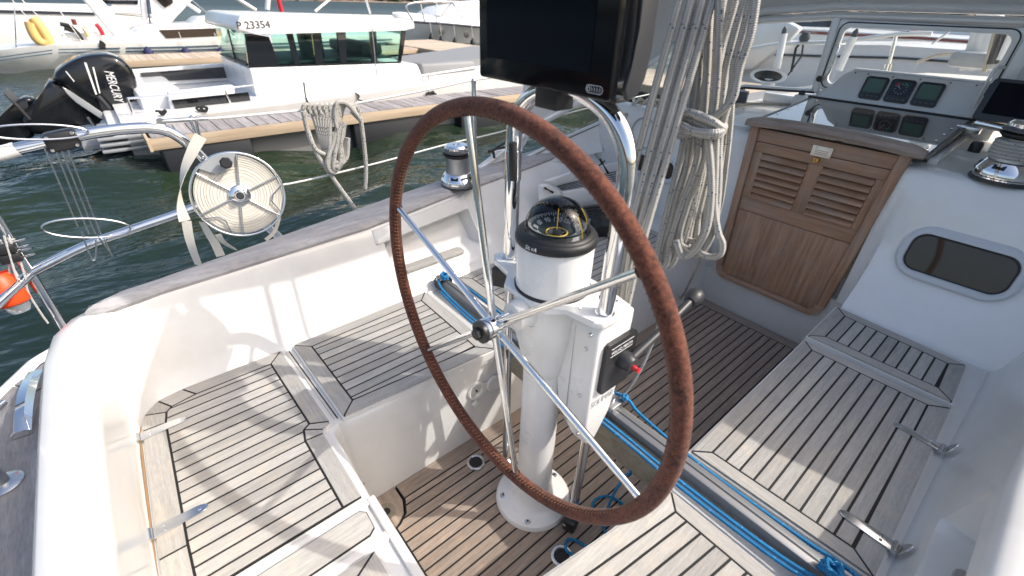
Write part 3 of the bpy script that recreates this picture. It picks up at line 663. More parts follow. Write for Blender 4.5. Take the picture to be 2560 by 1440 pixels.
prism('case_joint', [(.098, -.0026), (.0992, -.0026), (.0992, .05), (.098, .05)], .47, .80, M['faded_print'], eb)
for z, x in ((.80, .145), (.755, .138), (.60, .138), (.465, .15)):
    b = lathe('bolt', [(0, .006), (.004, .006), (.0052, .004), (.0052, -.004)], M['steel'], eb, c=(x, -.001, z), axis=(0, -1, 0), seg=10)
pan = extr('control_panel', plane_poly(rrect(0, 0, .115, .158, .009), (.168, .083, .692), (0, 1, 0), (0, 0, 1)), (.013, 0, 0), M['black_plastic'], eb, bev=.003)
text('maker_name', 'VOLVO PENTA', .0125, (.1815, .083, .742), (0, 1, 0), (0, 0, 1), M['print_white'], pan, ext=.0004)
tube('rule', [(.1812, .04, .756), (.1812, .126, .756)], .0006, M['print_white'], pan, seg=5); tube('rule', [(.1812, .04, .732), (.1812, .126, .732)], .0006, M['print_white'], pan, seg=5)
lathe('lever_hub', [(.025, 0), (.025, .018), (.021, .03), (.018, .034), (0, .035)], M['charcoal'], eb, c=(.180, .095, .70), axis=(1, 0, 0), seg=24)
lathe('stop_button', [(.007, 0), (.007, .008), (.0045, .012), (.0075, .014), (.007, .019), (0, .02)], M['red'], eb, c=(.213, .095, .695), axis=(1, 0, 0), seg=14)
lv = tube('throttle_lever', [(.198, .10, .705), (.200, .20, .735), (.198, .30, .765), (.195, .345, .775)], [.012, .010, .011, .012], M['charcoal'], eb, seg=12)
lathe('lever_knob', [(0, -.02), (.016, -.018), (.023, -.006), (.024, .012), (.020, .024), (0, .028)], M['charcoal'], lv, c=(.195, .362, .779), axis=(-.02, .97, .2), seg=24)
text('faded_name', 'SOLIMAR', .030, (.1692, .056, .575), (0, 1, 0), (0, 0, 1), M['faded_print'], eb, ext=.0003, sx=.72)
tube('support_tube', [(.155, .035, .42), (.157, .025, .05)], .0135, M['chrome'], eb, seg=20)
ft = box('support_foot', (.157, .022, .024), (.042, .046, .05), M['black_plastic'], eb, rot=Matrix.Rotation(.35, 3, 'Z'), bev=.008)
lathe('foot_bolt', [(0, .004), (.005, .004), (.0075, .002), (.0075, 0)], M['steel'], ft, c=(.151, -.001, .027), axis=(-.3, -1, 0), seg=14)
# second stainless leg, on the port side
tb = thing('support_leg', 'thin stainless leg under the port side of the pedestal head', 'pipe', (-.172, .02, 0))
tube('pipe', [(-.170, .016, .852), (-.173, .02, .012)], .0125, M['chrome'], tb, seg=18); lathe('flange', [(.024, 0.0005), (.024, .006), (.014, .014)], M['steel'], tb, c=(-.173, .02, 0), seg=20)
# ------------------------------------------------------------------ mainsheet traveller across the cockpit
tr = thing('mainsheet_traveller', 'grey traveller track on a teak beam bridging the cockpit from bench to bench', 'traveller', (0, .185, .30))
span('beam', (-.352, .128, .298), (.372, .236, .392), M['beam_teak'], tr, bev=.006)
span('track', (-.80, .163, .385), (.81, .207, .421), M['anodised'], tr, bev=.004); span('track_groove', (-.79, .182, .4206), (.80, .188, .4212), M['charcoal'], tr)
for s, x in ((-1, -.815), (1, .822)):
    box('end_stop', (x, .186, .406), (.055, .07, .048), M['charcoal'], tr, bev=.010)
    for dy in (-.02, .02): lathe('sheave', [(.016, -.006), (.014, 0), (.016, .006)], M['steel'], tr, c=(x-s*.004, .186+dy, .437), axis=(0, 0, 1), seg=20)
car = box('car', (.10, .186, .432), (.09, .058, .022), M['brushed'], tr, bev=.005)
tube('car_eye', [(.08, .186, .44), (.08, .186, .466), (.10, .186, .480), (.12, .186, .466), (.12, .186, .44)], .006, M['chrome'], car, sm=3)
lathe('car_block', [(.018, -.012), (.02, -.007), (.014, 0), (.02, .007), (.018, .012)], M['black_plastic'], car, c=(.10, .19, .488), axis=(1, 0, 0), seg=24)
# blue control lines, one on each side of the track
def control(name, pts, label, r=.0052): 
    o = tube(name, pts, r, M['rope_blue'], None, seg=10, sm=6); return tag(o, label, 'rope', 'blue traveller lines')
aft = [(-.815, .160, .437), (-.74, .135, .425), (-.55, .128, .408), (-.36, .130, .407), (-.2, .135, .404), (.05, .138, .408), (.2, .139, .406), (.4, .137, .401), (.62, .142, .404), (.72, .15, .415), (.80, .168, .432)]
control('control_line', aft, 'blue rope along the aft side of the traveller track')
control('control_line', [(p[0], p[1]-.0105, p[2]-.006) for p in aft[1:-1]]+[(.79, .15, .42)], 'second blue rope lying below the one on the aft side of the track', .0048)
fw = [(-.815, .206, .437), (-.70, .226, .424), (-.5, .232, .412), (-.3, .228, .409), (0, .222, .415), (.14, .222, .447), (.2, .222, .425), (.4, .217, .409), (.65, .216, .414), (.74, .215, .425), (.80, .205, .433)]
control('control_line', fw, 'blue rope along the forward side of the traveller track')
# knotted ends
def knot(c, r, label):
    rnd = random.Random(int(c[0]*1000)); pts = []
    for k in range(16):
        a = k*2.2; pts.append(Vector(c)+Vector((r*math.cos(a)*(.8+.3*rnd.random()), r*.7*math.sin(a), r*.6*math.sin(a*1.7+.5))))
    tag(tube('rope_knot', pts, .0048, M['rope_blue'], None, seg=8, sm=5), label, 'knot', 'blue knots at the traveller ends')
knot((-.79, .178, .452), .020, 'blue knot at the port end of the traveller'); knot((.73, .178, .436), .022, 'blue knot at the starboard end of the traveller'); knot((.142, .215, .455), .009, 'small blue knot at the traveller car beside the control box')
# spare blue line lying in loops on the sole
lp = [(.26, .13, .31), (.235, .115, .20), (.22, .12, .06), (.215, .15, .008), (.235, .185, .007), (.22, .215, .007), (.17, .20, .007), (.15, .15, .007), (.18, .11, .007), (.235, .10, .008), (.262, .07, .008), (.25, .02, .007), (.205, .0, .007), (.185, -.02, .007), (.205, -.045, .007), (.245, -.03, .007), (.275, .01, .007)]
tag(tube('spare_line', lp, .0048, M['rope_blue'], None, seg=8, sm=7), 'thin blue line lying in loops on the cockpit floor right of the pedestal', 'rope')
tag(tube('spare_line', [(-.165, .13, .32), (-.15, .11, .26), (-.155, .10, .15), (-.17, .12, .02), (-.15, .16, .008), (-.10, .18, .008)], .0045, M['rope_blue'], None, seg=8, sm=6), 'thin blue line hanging behind the pedestal column on its port side', 'rope')

# ------------------------------------------------------------------ boom overhead (only its shadow and the sheet show)
bmn = thing('boom', 'boom with stacked sail running fore and aft above the cockpit, its shadow on the coaming', 'boom', (-.02, .5, 2.1))
tube('spar', [(.07, .24, 2.02), (.05, 5.4, 2.10)], .065, M['alu_frame'], bmn, seg=16); tube('sail_cover', [(.07, .27, 2.13), (.07, .7, 2.16), (.06, 2.2, 2.22), (.05, 5.2, 2.32)], [.12, .165, .17, .19], M['sail_grey'], bmn, seg=16)

# ------------------------------------------------------------------ mainsheet: four falls and the hanging coil
def fall(pt, pm, pb, yt, ym, label, r=.0088, end=(.165, .19, .512)):
    a = UY(*pt, yt); b = UY(*pm, ym); d = (a-b).normalized(); top = a+d*((2.0-a.z)/d.z); c = UY(*pb, .195) if pb else Vector(end)
    return tag(tube('mainsheet_fall', [top, a, b, c, Vector(end)], r, M['rope_white'], None, seg=12, sm=5), label, 'rope', 'taut parts of the white mainsheet')
fall((1699, 0), (1606, 340), (1520, 700), .33, .25, 'leftmost taut white mainsheet rope beside the chart plotter', end=(.085, .178, .512))
fall((1728, 0), (1634, 340), (1548, 700), .34, .26, 'second taut white mainsheet rope from the chart plotter', end=(.092, .180, .512))
fall((1757, 0), (1661, 340), (1560, 720), .35, .27, 'third taut white mainsheet rope from the chart plotter', end=(.10, .182, .512))
fall((1781, 0), (1683, 340), (1585, 690), .36, .28, 'rightmost taut white mainsheet rope, against the hanging coil', end=(.108, .184, .512))
fall((1742, 0), (1650, 340), (1572, 640), .42, .34, 'thin taut rope half hidden between the mainsheet parts', r=.006, end=(.10, .20, .512))
coil = thing('mainsheet_coil', 'long hank of white flecked rope hanging from the boom, wrapped once round its middle', 'rope coil', UY(1780, 640, .62))
def strand(px, ys, r=.0086, name='strand', sm=7):
    n = len(px); yy = ys if isinstance(ys, (list, tuple)) else [ys]*n
    return tube(name, [UY(x, y, v-.2) for (x, y), v in zip(px, yy)], r, M['rope_white'], coil, seg=12, sm=sm)
# upper right bundle, coming down to the wrap
strand([(1805, -60), (1800, 0), (1792, 90), (1780, 190), (1770, 290), (1755, 380), (1735, 480), (1712, 560), (1690, 620), (1672, 640), (1662, 600), (1672, 520), (1700, 420), (1728, 330), (1745, 230), (1752, 120), (1760, -20)], .60)
strand([(1850, -60), (1838, 0), (1822, 60), (1806, 110), (1800, 170), (1812, 225), (1815, 300), (1806, 380), (1790, 480), (1770, 560), (1745, 600), (1718, 596), (1705, 560), (1718, 500), (1748, 410), (1765, 330), (1775, 240), (1783, 120), (1790, -20)], .63)
strand([(1868, -60), (1860, 0), (1840, 70), (1822, 140), (1810, 200), (1800, 300), (1790, 400), (1779, 500), (1760, 580), (1732, 622), (1700, 610), (1688, 570), (1702, 480), (1735, 370), (1757, 300), (1766, 200), (1772, 80), (1776, -20)], .58)
strand([(1885, -60), (1876, 0), (1858, 80), (1836, 160), (1828, 230), (1800, 340), (1797, 440), (1792, 520), (1783, 580), (1750, 634), (1712, 628), (1698, 590), (1716, 520), (1742, 440), (1780, 300), (1792, 200), (1797, 100), (1800, -20)], .56)
strand([(1896, -60), (1890, 0), (1875, 90), (1850, 165), (1836, 235), (1822, 260), (1790, 290), (1755, 318), (1725, 335), (1700, 340)], [.54]*7+[.53, .53, .55])
strand([(1712, 340), (1700, 400), (1680, 480), (1660, 560), (1645, 620), (1640, 655)], .54)
strand([(1640, 655), (1652, 668), (1668, 655), (1676, 600), (1700, 520), (1738, 420), (1752, 340)], .55)
strand([(1768, 335), (1775, 400), (1778, 480), (1770, 560), (1750, 610), (1720, 640), (1702, 636), (1690, 600)], .53)
strand([(1730, 335), (1718, 420), (1694, 500), (1676, 570), (1660, 620), (1658, 660), (1675, 665), (1690, 640), (1698, 600)], .57)
strand([(1790, 340), (1788, 430), (1786, 520), (1795, 580), (1806, 610), (1800, 636), (1775, 642), (1752, 632), (1742, 610)], .55, r=.0085)
for k in range(5):
    o_ = 7*k; strand([(1752+o_*1.3, 330), (1745+o_*1.5, 380), (1728+o_*1.7, 460), (1700+o_*2.2, 540), (1676+o_*3, 600), (1672+o_*2.6, 628-2*k), (1690+o_*2, 622-3*k), (1712+o_, 570), (1735+o_*.8, 480), (1756+o_*.5, 390), (1764+o_*.3, 332)], .60+.018*k, r=.0085)
for k in range(4):
    strand([(1722+14*k, 300), (1730+12*k, 230), (1742+13*k, 150), (1752+15*k, 60), (1760+18*k, -30)], .60+.02*k, r=.0088)
# neck wraps
wr = [(1698, 318), (1712, 298), (1745, 308), (1775, 320), (1800, 318), (1808, 326), (1790, 338), (1750, 334), (1712, 318), (1700, 300), (1720, 282), (1752, 290), (1785, 306), (1808, 322)]
strand(wr, [.62, .55, .525, .515, .525, .56, .515, .505, .51, .56, .52, .51, .505, .53], name='wrap')
strand([(1700, 340), (1716, 326), (1750, 330), (1790, 332), (1810, 318), (1800, 305)], [.6, .515, .50, .505, .55, .60], name='wrap')
# tail running down to the bulkhead foot
tail = [UY(1832, 200, .42), UY(1828, 300, .42), UY(1815, 420, .42), UY(1800, 520, .5), UY(1775, 590, .65), UY(1745, 660, .95), UY(1712, 730, 1.3), UY(1700, 750, 1.45)]
tube('tail', tail, .006, M['rope_white'], coil, seg=10, sm=6)
tube('webbing', [UY(1805, -20, .47), UY(1796, 60, .47), UY(1790, 140, .47)], .012, M['beam_teak'], coil, seg=8, flat=.3)
# clear hose hanging in front of the sole
tag(tube('clear_line', [UY(1660, 745, .42), UY(1648, 800, .40), UY(1630, 860, .36), UY(1598, 930, .31), UY(1565, 980, .27), UY(1548, 1000, .24)], .0052, M['cord_grey'], None, seg=10, sm=6), 'limp grey rope end running from the wheel rim down to the traveller car', 'rope')

# ------------------------------------------------------------------ winches
def winch(name, c, s, label, wraps=False):
    t = thing(name, label, 'winch', c, 'chrome sheet winches'); c = Vector(c)
    lathe('base', [(.078*s, 0), (.078*s, .010*s), (.083*s, .014*s), (.083*s, .028*s), (.080*s, .034*s), (.064*s, .060*s), (.058*s, .064*s)], M['chrome'], t, c=c, seg=40)
    lathe('pad', [(.085*s, -.004*s), (.085*s, .004*s), (.078*s, .006*s)], M['charcoal'], t, c=c, seg=40)
    lathe('drum', [(.058*s, .062*s), (.056*s, .078*s), (.0545*s, .10*s), (.0545*s, .122*s), (.057*s, .136*s)], M['brushed'], t, c=c, seg=40)
    lathe('tailer_lower', [(.056*s, .136*s), (.067*s, .145*s), (.068*s, .151*s), (.058*s, .154*s)], M['black_rubber'], t, c=c, seg=40)
    lathe('tailer_upper', [(.056*s, .155*s), (.067*s, .159*s), (.067*s, .166*s), (.056*s, .171*s)], M['grey_plastic'], t, c=c, seg=40)
    tp = lathe('top_cap', [(.055*s, .171*s), (.056*s, .182*s), (.048*s, .19*s), (.018*s, .192*s), (.014*s, .186*s), (0, .186*s)], M['chrome'], t, c=c, seg=40)
    for k in range(24):
        a = 2*math.pi*k/24; b_ = Vector((math.cos(a), math.sin(a), 0)); box('grip_tooth', c+b_*.0565*s+Vector((0, 0, .177*s)), (.004*s, .005*s, .008*s), M['chrome'], tp, rot=Matrix.Rotation(a, 3, 'Z'))
    a0 = math.atan2(CAM.y-c.y, CAM.x-c.x)-.25
    for k in range(5):
        a = a0+2*math.pi*k/5; d = Vector((math.cos(a), math.sin(a), 0)); box('base_slot', c+d*.069*s+Vector((0, 0, .048*s)), (.018*s, .034*s, .004*s), M['gloss_black'], t, rot=Matrix.Rotation(a, 3, 'Z') @ Matrix.Rotation(.87, 3, 'Y'), bev=.0015*s)
    if wraps:
        pts = [c+Vector((.062*s*math.cos(a), .062*s*math.sin(a), .072*s+.0095*s*a/(2*math.pi)*1.15)) for a in [2*math.pi*5.2*i/110 for i in range(111)]]
        pts = pts+[pts[-1]+Vector((.02, .05, .01)), pts[-1]+Vector((.12, .2, .01))]
        tube('rope_turns', pts, .0072*s, M['rope_white'], t, seg=10)
    return t
winch('sheet_winch', (-1.118, .487, .698), 1.0, 'chrome winch on the port coaming cap left of the pedestal hoop'); winch('cabin_winch', (.575, 1.72, .945), 1.05, 'chrome winch with white rope turns on the starboard cabin top', True)
# ------------------------------------------------------------------ cabin: bulkhead, trunk, top
BY = 1.63
def bulkhead():
    # lower face under the companionway and both wings, with a soft foot on the starboard side above the step
    span('bulkhead_sill', (-.36, BY, -.03), (.37, BY+.06, .30), M['gelcoat'], Y, bev=.006)
    rows = []
    for x in (.30, .34, .36, .5, .65, .80, .95, 1.05, 1.2):
        k = 1 if x > .35 else 0; f = .22*k
        rows.append([(x, BY-f, ZS-.01 if k else .20), (x, BY-f*.93, .40), (x, BY-f*.62, .455), (x, BY-f*.35, .54), (x, BY-f*.18, .66), (x, BY-.02*k, .82), (x, BY+.004, .905), (x, BY+.016, .925), (x, BY+.035, .934), (x, BY+.10, .937)])
    loft('bulkhead_wing', rows, M['gel_shine'], Y, ang=60)
    rows = []
    for x in (-.30, -.34, -.40, -.6, -.8, -1.0, -1.25):
        rows.append([(x, BY, .2), (x, BY, ZS), (x, BY+.003, .60), (x, BY+.01, .89), (x, BY+.02, .93), (x, BY+.04, .945), (x, BY+.12, .95)])
    loft('bulkhead_wing', rows, M['gelcoat'], Y, ang=60)
    rows = []
    for y in (BY+.09, 1.9, 2.4, 3.0, 4.0, 5.5):
        w = interp([(1.6, 1.0), (3, .95), (5.5, .62)], y); rows.append([(x*w, y, z+(.02 if y > 1.8 else 0)) for x, z in ((-1.16, .55), (-1.04, .86), (-.95, .915), (-.7, .94), (-.40, .948), (0, .955), (.40, .935), (.7, .93), (.95, .905), (1.04, .86), (1.16, .40))])
    loft('cabin_top', rows, M['nonskid'], Y, ang=60)
    # raised combing on both sides of the sliding hatch
    for s in (-1, 1): prism('hatch_coaming', [(s*.35, BY+.12), (s*.385, BY+.12), (s*.375, 2.40), (s*.35, 2.40)][::s], .93, .966, M['gelcoat'], Y, bev=.006)
bulkhead()
prism('hatch_garage', [(-.45, 2.38), (.45, 2.38), (.44, 3.2), (-.44, 3.2)], .93, 1.035, M['gelcoat'], Y, bev=.02)
# the sliding hatch: smoked acrylic
sh = thing('sliding_hatch', 'glossy dark smoked acrylic sliding hatch above the companionway', 'hatch', (0, 2.0, 1.0))
extr('sheet', [(-.335, BY+.03, .968), (.345, BY+.03, .968), (.345, 2.40, 1.020), (-.335, 2.40, 1.020)], (0, 0, .012), M['acrylic'], sh)
for s in (-1, 1):
    extr('slide_rail', [(s*.347, BY+.03, .97), (s*.362, BY+.03, .97), (s*.362, 2.42, 1.024), (s*.347, 2.42, 1.024)], (0, 0, .006), M['charcoal'], sh)
    for y in (1.72, 1.8, 1.92, 2.04, 2.16): lathe('screw', [(0, .003), (.004, .003), (.005, 0)], M['chrome'], sh, c=(s*.325, y, .982+(y-BY-.03)*.0703), seg=10)
# companionway: tapered teak frame, washboards, louvres
dr = thing('companionway_door', 'brown teak washboard doors with two louvred vents closing the companionway', 'door', (0, BY, .19))
HB, HT = .272, .318            # half width at the foot and under the cap
def hw(z): return lerp(HB, HT, (z-.19)/(.985-.19))
def ypos(z): return BY-.004+.03*(z-.19)/.8
def quad(x0, x1, z0, z1, dy, th, name, mt, bev=.003, tap=True):
    pts = []
    for z, xs in ((z0, (x0, x1)), (z1, (x1, x0))):
        for x in xs: pts.append((x*(hw(z)/HB), ypos(z)+dy, z))
    return extr(name, pts, (0, th, 0), mt, dr, bev=bev)
for s in (-1, 1):
    a, b = sorted((s*HB, s*(HB-.034))); quad(a, b, .255, .985, -.030, .04, 'stile', M['door_z'], .004)
quad(-HB+.062, HB-.062, .19, .215, -.030, .04, 'bottom_rail', M['door_x'], .004)
for s in (-1, 1):
    cpts = [(s*HB, .256), (s*(HB-.006), .226), (s*(HB-.024), .203), (s*(HB-.045), .192), (s*(HB-.0625), .19), (s*(HB-.0625), .2155), (s*(HB-.046), .222), (s*(HB-.036), .236), (s*(HB-.034), .256)]
    extr('corner_block', [(x, ypos(z)-.030, z) for x, z in cpts][::1], (0, .04, 0), M['door_x'], dr)
quad(-HB+.035, HB-.035, .217, .577, -.012, .02, 'lower_board', M['door_z'], .002)
# upper board pieces leave two openings for the louvres
UZ0, UZ1 = .580, .912; L0, L1, L2, L3 = -.200, -.019, .033, .210; VZ0, VZ1 = .645, .868
quad(-HB+.035, HB-.035, UZ0, VZ0, -.016, .022, 'board_rail', M['door_x'], .0015); quad(-HB+.035, HB-.035, VZ1, UZ1, -.016, .022, 'board_rail', M['door_x'], .0015)
for a, b in ((-HB+.035, L0), (L1, L2), (L3, HB-.035)): quad(a, b, VZ0+.0004, VZ1-.0004, -.0162, .022, 'board_stile', M['door_z'], .001)
quad(L0, L3, VZ0-.01, VZ1+.01, .010, .006, 'vent_back', M['door_x'], 0)
for a, b in ((L0, L1), (L2, L3)):
    n = 7
    for k in range(n):
        z0 = VZ0+(VZ1-VZ0)*k/n; z1 = z0+(VZ1-VZ0)/n; w = hw(z0)/HB; y0 = ypos(z0)
        pts = [(a*w, y0-.004, z1-.004), (a*w, y0-.026, z0+.010), (a*w, y0-.027, z0+.004), (a*w, y0-.022, z0+.001), (a*w, y0+.004, z1-.012)]
        extr('louvre_slat', pts, ((b-a)*w, 0, 0), M['door_x'], dr, bev=.0015)
quad(-HB+.034, HB-.034, .9155, .972, -.018, .026, 'top_board', M['door_x'], .002)
# bowed cap over the top
rows = []
for i in range(17):
    t = i/16; x = lerp(-.345, .352, t); bow = .036*(1-(2*t-1)**2); y = BY+.018; zc = .988+bow*.45; e = .6 if i in (0, 16) else 1
    rows.append([(x, y-.042*e-bow*.2, zc-.012*e), (x, y-.046*e-bow*.2, zc+.004), (x, y-.036*e-bow*.2, zc+.020*e), (x, y-.01, zc+.027*e), (x, y+.02, zc+.025*e), (x, y+.035*e, zc+.012*e), (x, y+.035*e, zc-.012*e)])
loft('cap', rows, M['door_cap'], dr, closed_u=True, caps=True)
pl = quad(-.026, .044, .905, .950, -.0235, .004, 'name_plate', M['plate'], .001)
text('plate_text', '11', .012, (-.012, ypos(.94)-.0245, .941), (1, 0, 0), (0, 0, 1), M['print_grey'], pl, ext=.0002)
for k in range(3): box('text_line', (.010, ypos(.93)-.0242, .931-.007*k), (.052, .0006, .0016), M['print_grey'], pl)
lk = lathe('lock', [(.0125, 0), (.0135, .004), (.0135, .010), (.011, .013), (0, .0132)], M['brass'], dr, c=(.002, ypos(.89)-.016, .890), axis=(0, -1, 0), seg=20); box('keyhole', (.002, ypos(.89)-.0295, .890), (.003, .002, .008), M['black_plastic'], lk)

# portlights
def portlight(cx, cz, w, h, y, label, lean=.03):
    t = thing('portlight', label, 'window', (cx, y, cz-h/2), 'oblong windows in the cabin bulkhead'); o = (cx, y, cz); R, Up = (1, 0, 0), (0, lean, 1)
    fr_o = rrect(0, 0, w, h, h*.44, 8); fr_i = rrect(0, 0, w-.055, h-.055, (h-.055)*.33, 8); fr_m = rrect(0, 0, w-.02, h-.02, (h-.02)*.42, 8)
    P = lambda poly, dy: [p+Vector((0, dy, 0)) for p in plane_poly(poly, o, R, Up)]
    loft('frame', [P(fr_o, .01), P(fr_o, -.006), P(fr_m, -.013), P(fr_i, -.012), P(rrect(0, 0, w-.062, h-.062, (h-.062)*.33, 8), -.004)], M['frame_grey'], t, closed_u=True)
    extr('gasket', P(rrect(0, 0, w-.058, h-.058, (h-.058)*.33, 8), -.005), (0, .003, 0), M['black_rubber'], t); extr('pane', P(rrect(0, 0, w-.074, h-.074, (h-.074)*.33, 8), -.0065), (0, .003, 0), M['smoke_pane'], t)
portlight(.606, .655, .375, .205, BY-.052, 'oblong smoked window in a grey frame on the starboard bulkhead above the step', .24); portlight(-.80, .66, .33, .155, BY+.002, 'small dark window on the port bulkhead behind the mainsheet ropes')
tag(tube('locker_lid_ring', [Vector((-.905, BY+.004, .825))+Vector((.083*math.cos(a), 0, .083*math.sin(a))) for a in [2*math.pi*i/40 for i in range(40)]], .004, M['ring_paint'], None, seg=6, closed=True), 'thin grey ring on the port bulkhead above the small window', 'ring')
box('seat_kick', (-.86, 1.46, .38), (.2, .02, .02), M['gelcoat'], Y)

# ------------------------------------------------------------------ instrument console in front of the windscreen
ic = thing('instrument_console', 'white console with three black sailing instruments under the windscreen', 'instrument console', (0, 2.42, 1.03))
o = Vector((0, 2.40, 1.04)); up = Vector((0, .38, 1)).normalized(); nrm = Vector((0, -1, .38)).normalized()
face = [(-.325, -.004), (.36, -.004), (.36, .152), (-.215, .152), (-.25, .13)]
extr('panel', plane_poly(face, o, (1, 0, 0), up), -nrm*.035, M['gelcoat'], ic, bev=.004)
tube('top_edge', [o+up*.155+Vector((-.21, 0, 0)), o+up*.155+Vector((.36, 0, 0))], .0075, M['hull_white'], ic)
extr('side_wing', [o+Vector((-.325, 0, -.004)), o+Vector((-.215, 0, 0))+up*.152, o+Vector((-.33, .18, .03)), o+Vector((-.42, .10, -.04))], (-.004, .03, -.03), M['gelcoat'], ic)
span('rubber_strip', (-.37, 2.385, 1.0195), (.47, 2.412, 1.036), M['black_rubber'], ic, bev=.003)
for k, cx in enumerate((-.085, .030, .146)):
    c0 = o+Vector((cx, 0, 0))+up*.072; q = lambda poly, d: [p+nrm*d for p in plane_poly(poly, c0, (1, 0, 0), up)]
    ins = extr('instrument', q(rrect(0, 0, .102, .110, .012), .0005), nrm*.014, M['black_plastic'], ic, bev=.003)
    extr('display', q(rrect(0, .010, .080, .068, .004), .0150), nrm*.0012, M['lcd'] if k != 1 else M['gloss_black'], ins)
    for b in range(4): extr('button', q(rrect(-.033+.022*b, -.041, .013, .007, .002), .0150), nrm*.002, M['grey_plastic'], ins)
    if k == 1:
        for a0, a1, mt in ((112, 150, 'red'), (30, 68, 'green')):
            tube('sector', [c0+up*.008+nrm*.0168+Vector((.030*math.cos(math.radians(a)), 0, 0))+up*.030*math.sin(math.radians(a)) for a in [lerp(a0, a1, i/6) for i in range(7)]], .0028, M[mt], ins, seg=6)
        for a in range(0, 360, 30):
            d = Vector((math.cos(math.radians(a)), 0, 0))+up*math.sin(math.radians(a)); tube('tick', [c0+up*.008+nrm*.0165+d*.021, c0+up*.008+nrm*.0165+d*.026], .0009, M['print_white'], ins, seg=5)
        tube('needle', [c0+up*.008+nrm*.0172, c0+up*.008+nrm*.0172+Vector((-.017, 0, 0))+up*.016], .001, M['print_white'], ins, seg=5)
for x in (-.20, -.14, -.03, .085, .205, .30): lathe('screw', [(0, .002), (.003, .002), (.004, 0)], M['charcoal'], ic, c=o+Vector((x, 0, 0))+up*.138, axis=nrm, seg=10)
# second plotter on a swing arm at the right edge
tp = thing('swing_plotter', 'second black chart plotter on a swing arm at the right edge of the picture', 'chart plotter', (.48, 2.20, 1.0))
o2 = Vector((.375, 2.25, 1.062)); r2 = Vector((1, -.06, 0)).normalized(); u2 = Vector((.02, .32, 1)).normalized(); n2 = r2.cross(u2)
extr('body', plane_poly(rrect(.13, .08, .29, .17, .012), o2, r2, u2), -n2*.03, M['charcoal'], tp, bev=.004); extr('display', plane_poly(rrect(.13, .086, .245, .13, .004), o2+n2*.0006, r2, u2), n2*.001, M['screen'], tp)
extr('ear', plane_poly(rrect(-.012, .12, .022, .055, .006), o2-n2*.02, r2, u2), -n2*.02, M['black_plastic'], tp)
tube('swing_arm', [(.385, 2.22, 1.045), (.5, 2.18, 1.04), (.62, 2.16, 1.035)], .013, M['chrome'], tp, seg=12, flat=.6); box('arm_base', (.37, 2.26, 1.01), (.09, .05, .03), M['steel'], tp, bev=.006)
for x in (.44, .52): lathe('pivot', [(.022, 0), (.022, .04), (.018, .05), (0, .05)], M['black_plastic'], tp, c=(x, 2.08, .945), seg=20)
# 12 V socket and organiser box on the port cabin top, with clutch and rope
lc = thing('line_organiser', 'blue-grey metal line organiser on the port cabin top behind the mainsheet', 'deck fitting', UZ(1990, 235, .99))
span('plate', UZ(1905, 252, .965)+Vector((0, 0, 0)), UZ(1905, 252, .965)+Vector((.26, .035, .05)), M['alu_frame'], lc, bev=.004)
for k, x in enumerate((.03, .07, .12)): tube('rope', [UZ(1905, 252, .965)+Vector((.2-x*.4, -.02-k*.02, .01)), UZ(1880, 262, .965)+Vector((-.02*k, -.03*k, .006)), UZ(1845, 268, .96)+Vector((0, -.02*k, .006))], .007, M['rope_cream'], lc, sm=4)
tag(box('instrument_box', UZ(1846, 262, .96)+Vector((0, 0, .035)), (.075, .06, .085), M['grey_plastic'], None, rot=Matrix.Rotation(.3, 3, 'Z'), bev=.006), 'small dark box on the port cabin top right of the rope hank', 'box')
sk = tag(lathe('power_socket', [(.017, 0), (.017, .006), (.013, .008), (0, .008)], M['black_plastic'], None, c=UY(2005, 234, 2.405), axis=(0, -1, .3), seg=20), 'round black socket on the left wing of the instrument console', 'socket')
vt = thing('cowl_vent', 'white oval cowl vent on the cabin top beyond the port side window', 'vent', UZ(1920, 205, .97))
c = UZ(1920, 190, 1.0); d = Vector((.35, -1, .12)).normalized()
loft('cowl', [[c+Vector((.115*k*math.cos(a), .03*k*math.cos(a), .046*k*math.sin(a)))+d*e for a in [2*math.pi*i/24 for i in range(24)]] for k, e in ((.6, -.12), (.9, -.06), (1.12, .0), (1.1, .02), (.86, .016))], M['hull_white'], vt, closed_u=True)
loft('mouth', [[c+Vector((.115*k*math.cos(a), .03*k*math.cos(a), .046*k*math.sin(a)))+d*e for a in [2*math.pi*i/24 for i in range(24)]] for k, e in ((.88, .015), (.5, -.02), (.02, -.03))], M['charcoal'], vt, closed_u=True); lathe('neck', [(.05, -.09), (.045, -.02)], M['hull_white'], vt, c=c+Vector((0, .05, 0)), seg=20)

# ------------------------------------------------------------------ windscreen
ws = thing('windscreen', 'aluminium-framed glass windscreen round the front of the cockpit', 'windscreen', (0, 2.48, .95))
FY = 2.47
TOP = [(-.385, FY, 1.425), (-.74, 2.37, 1.392), UX(1695, 108, -1.05), UX(1613, 167, -1.14), UX(1480, 238, -1.23), UX(1355, 305, -1.28), UX(1250, 383, -1.29), UX(1197, 424, -1.295)]
BOT = [(-.37, FY, 1.055), (-.72, 2.34, 1.045), UX(1690, 250, -1.06), UX(1600, 272, -1.16), UX(1500, 306, -1.25), UX(1400, 350, -1.27), UX(1310, 397, -1.285), UX(1225, 437, -1.29)]
TOP = [Vector(p) for p in TOP]; BOT = [Vector(p) for p in BOT]
tube('top_rail', [(.5, FY-.02, 1.425)]+TOP, .020, M['alu_frame'], ws, seg=12); tube('top_rail', [(p[0], p[1]+.01, p[2]+.045) for p in [Vector((.5, FY-.02, 1.425))]+TOP[:3]], .021, M['hull_white'], ws, seg=12)
tube('base_rail', [(.45, FY, 1.055)]+BOT, .011, M['alu_frame'], ws, seg=8); tube('base_seal', [p+Vector((.004, -.012, -.008)) for p in BOT], .006, M['black_rubber'], ws, seg=6)
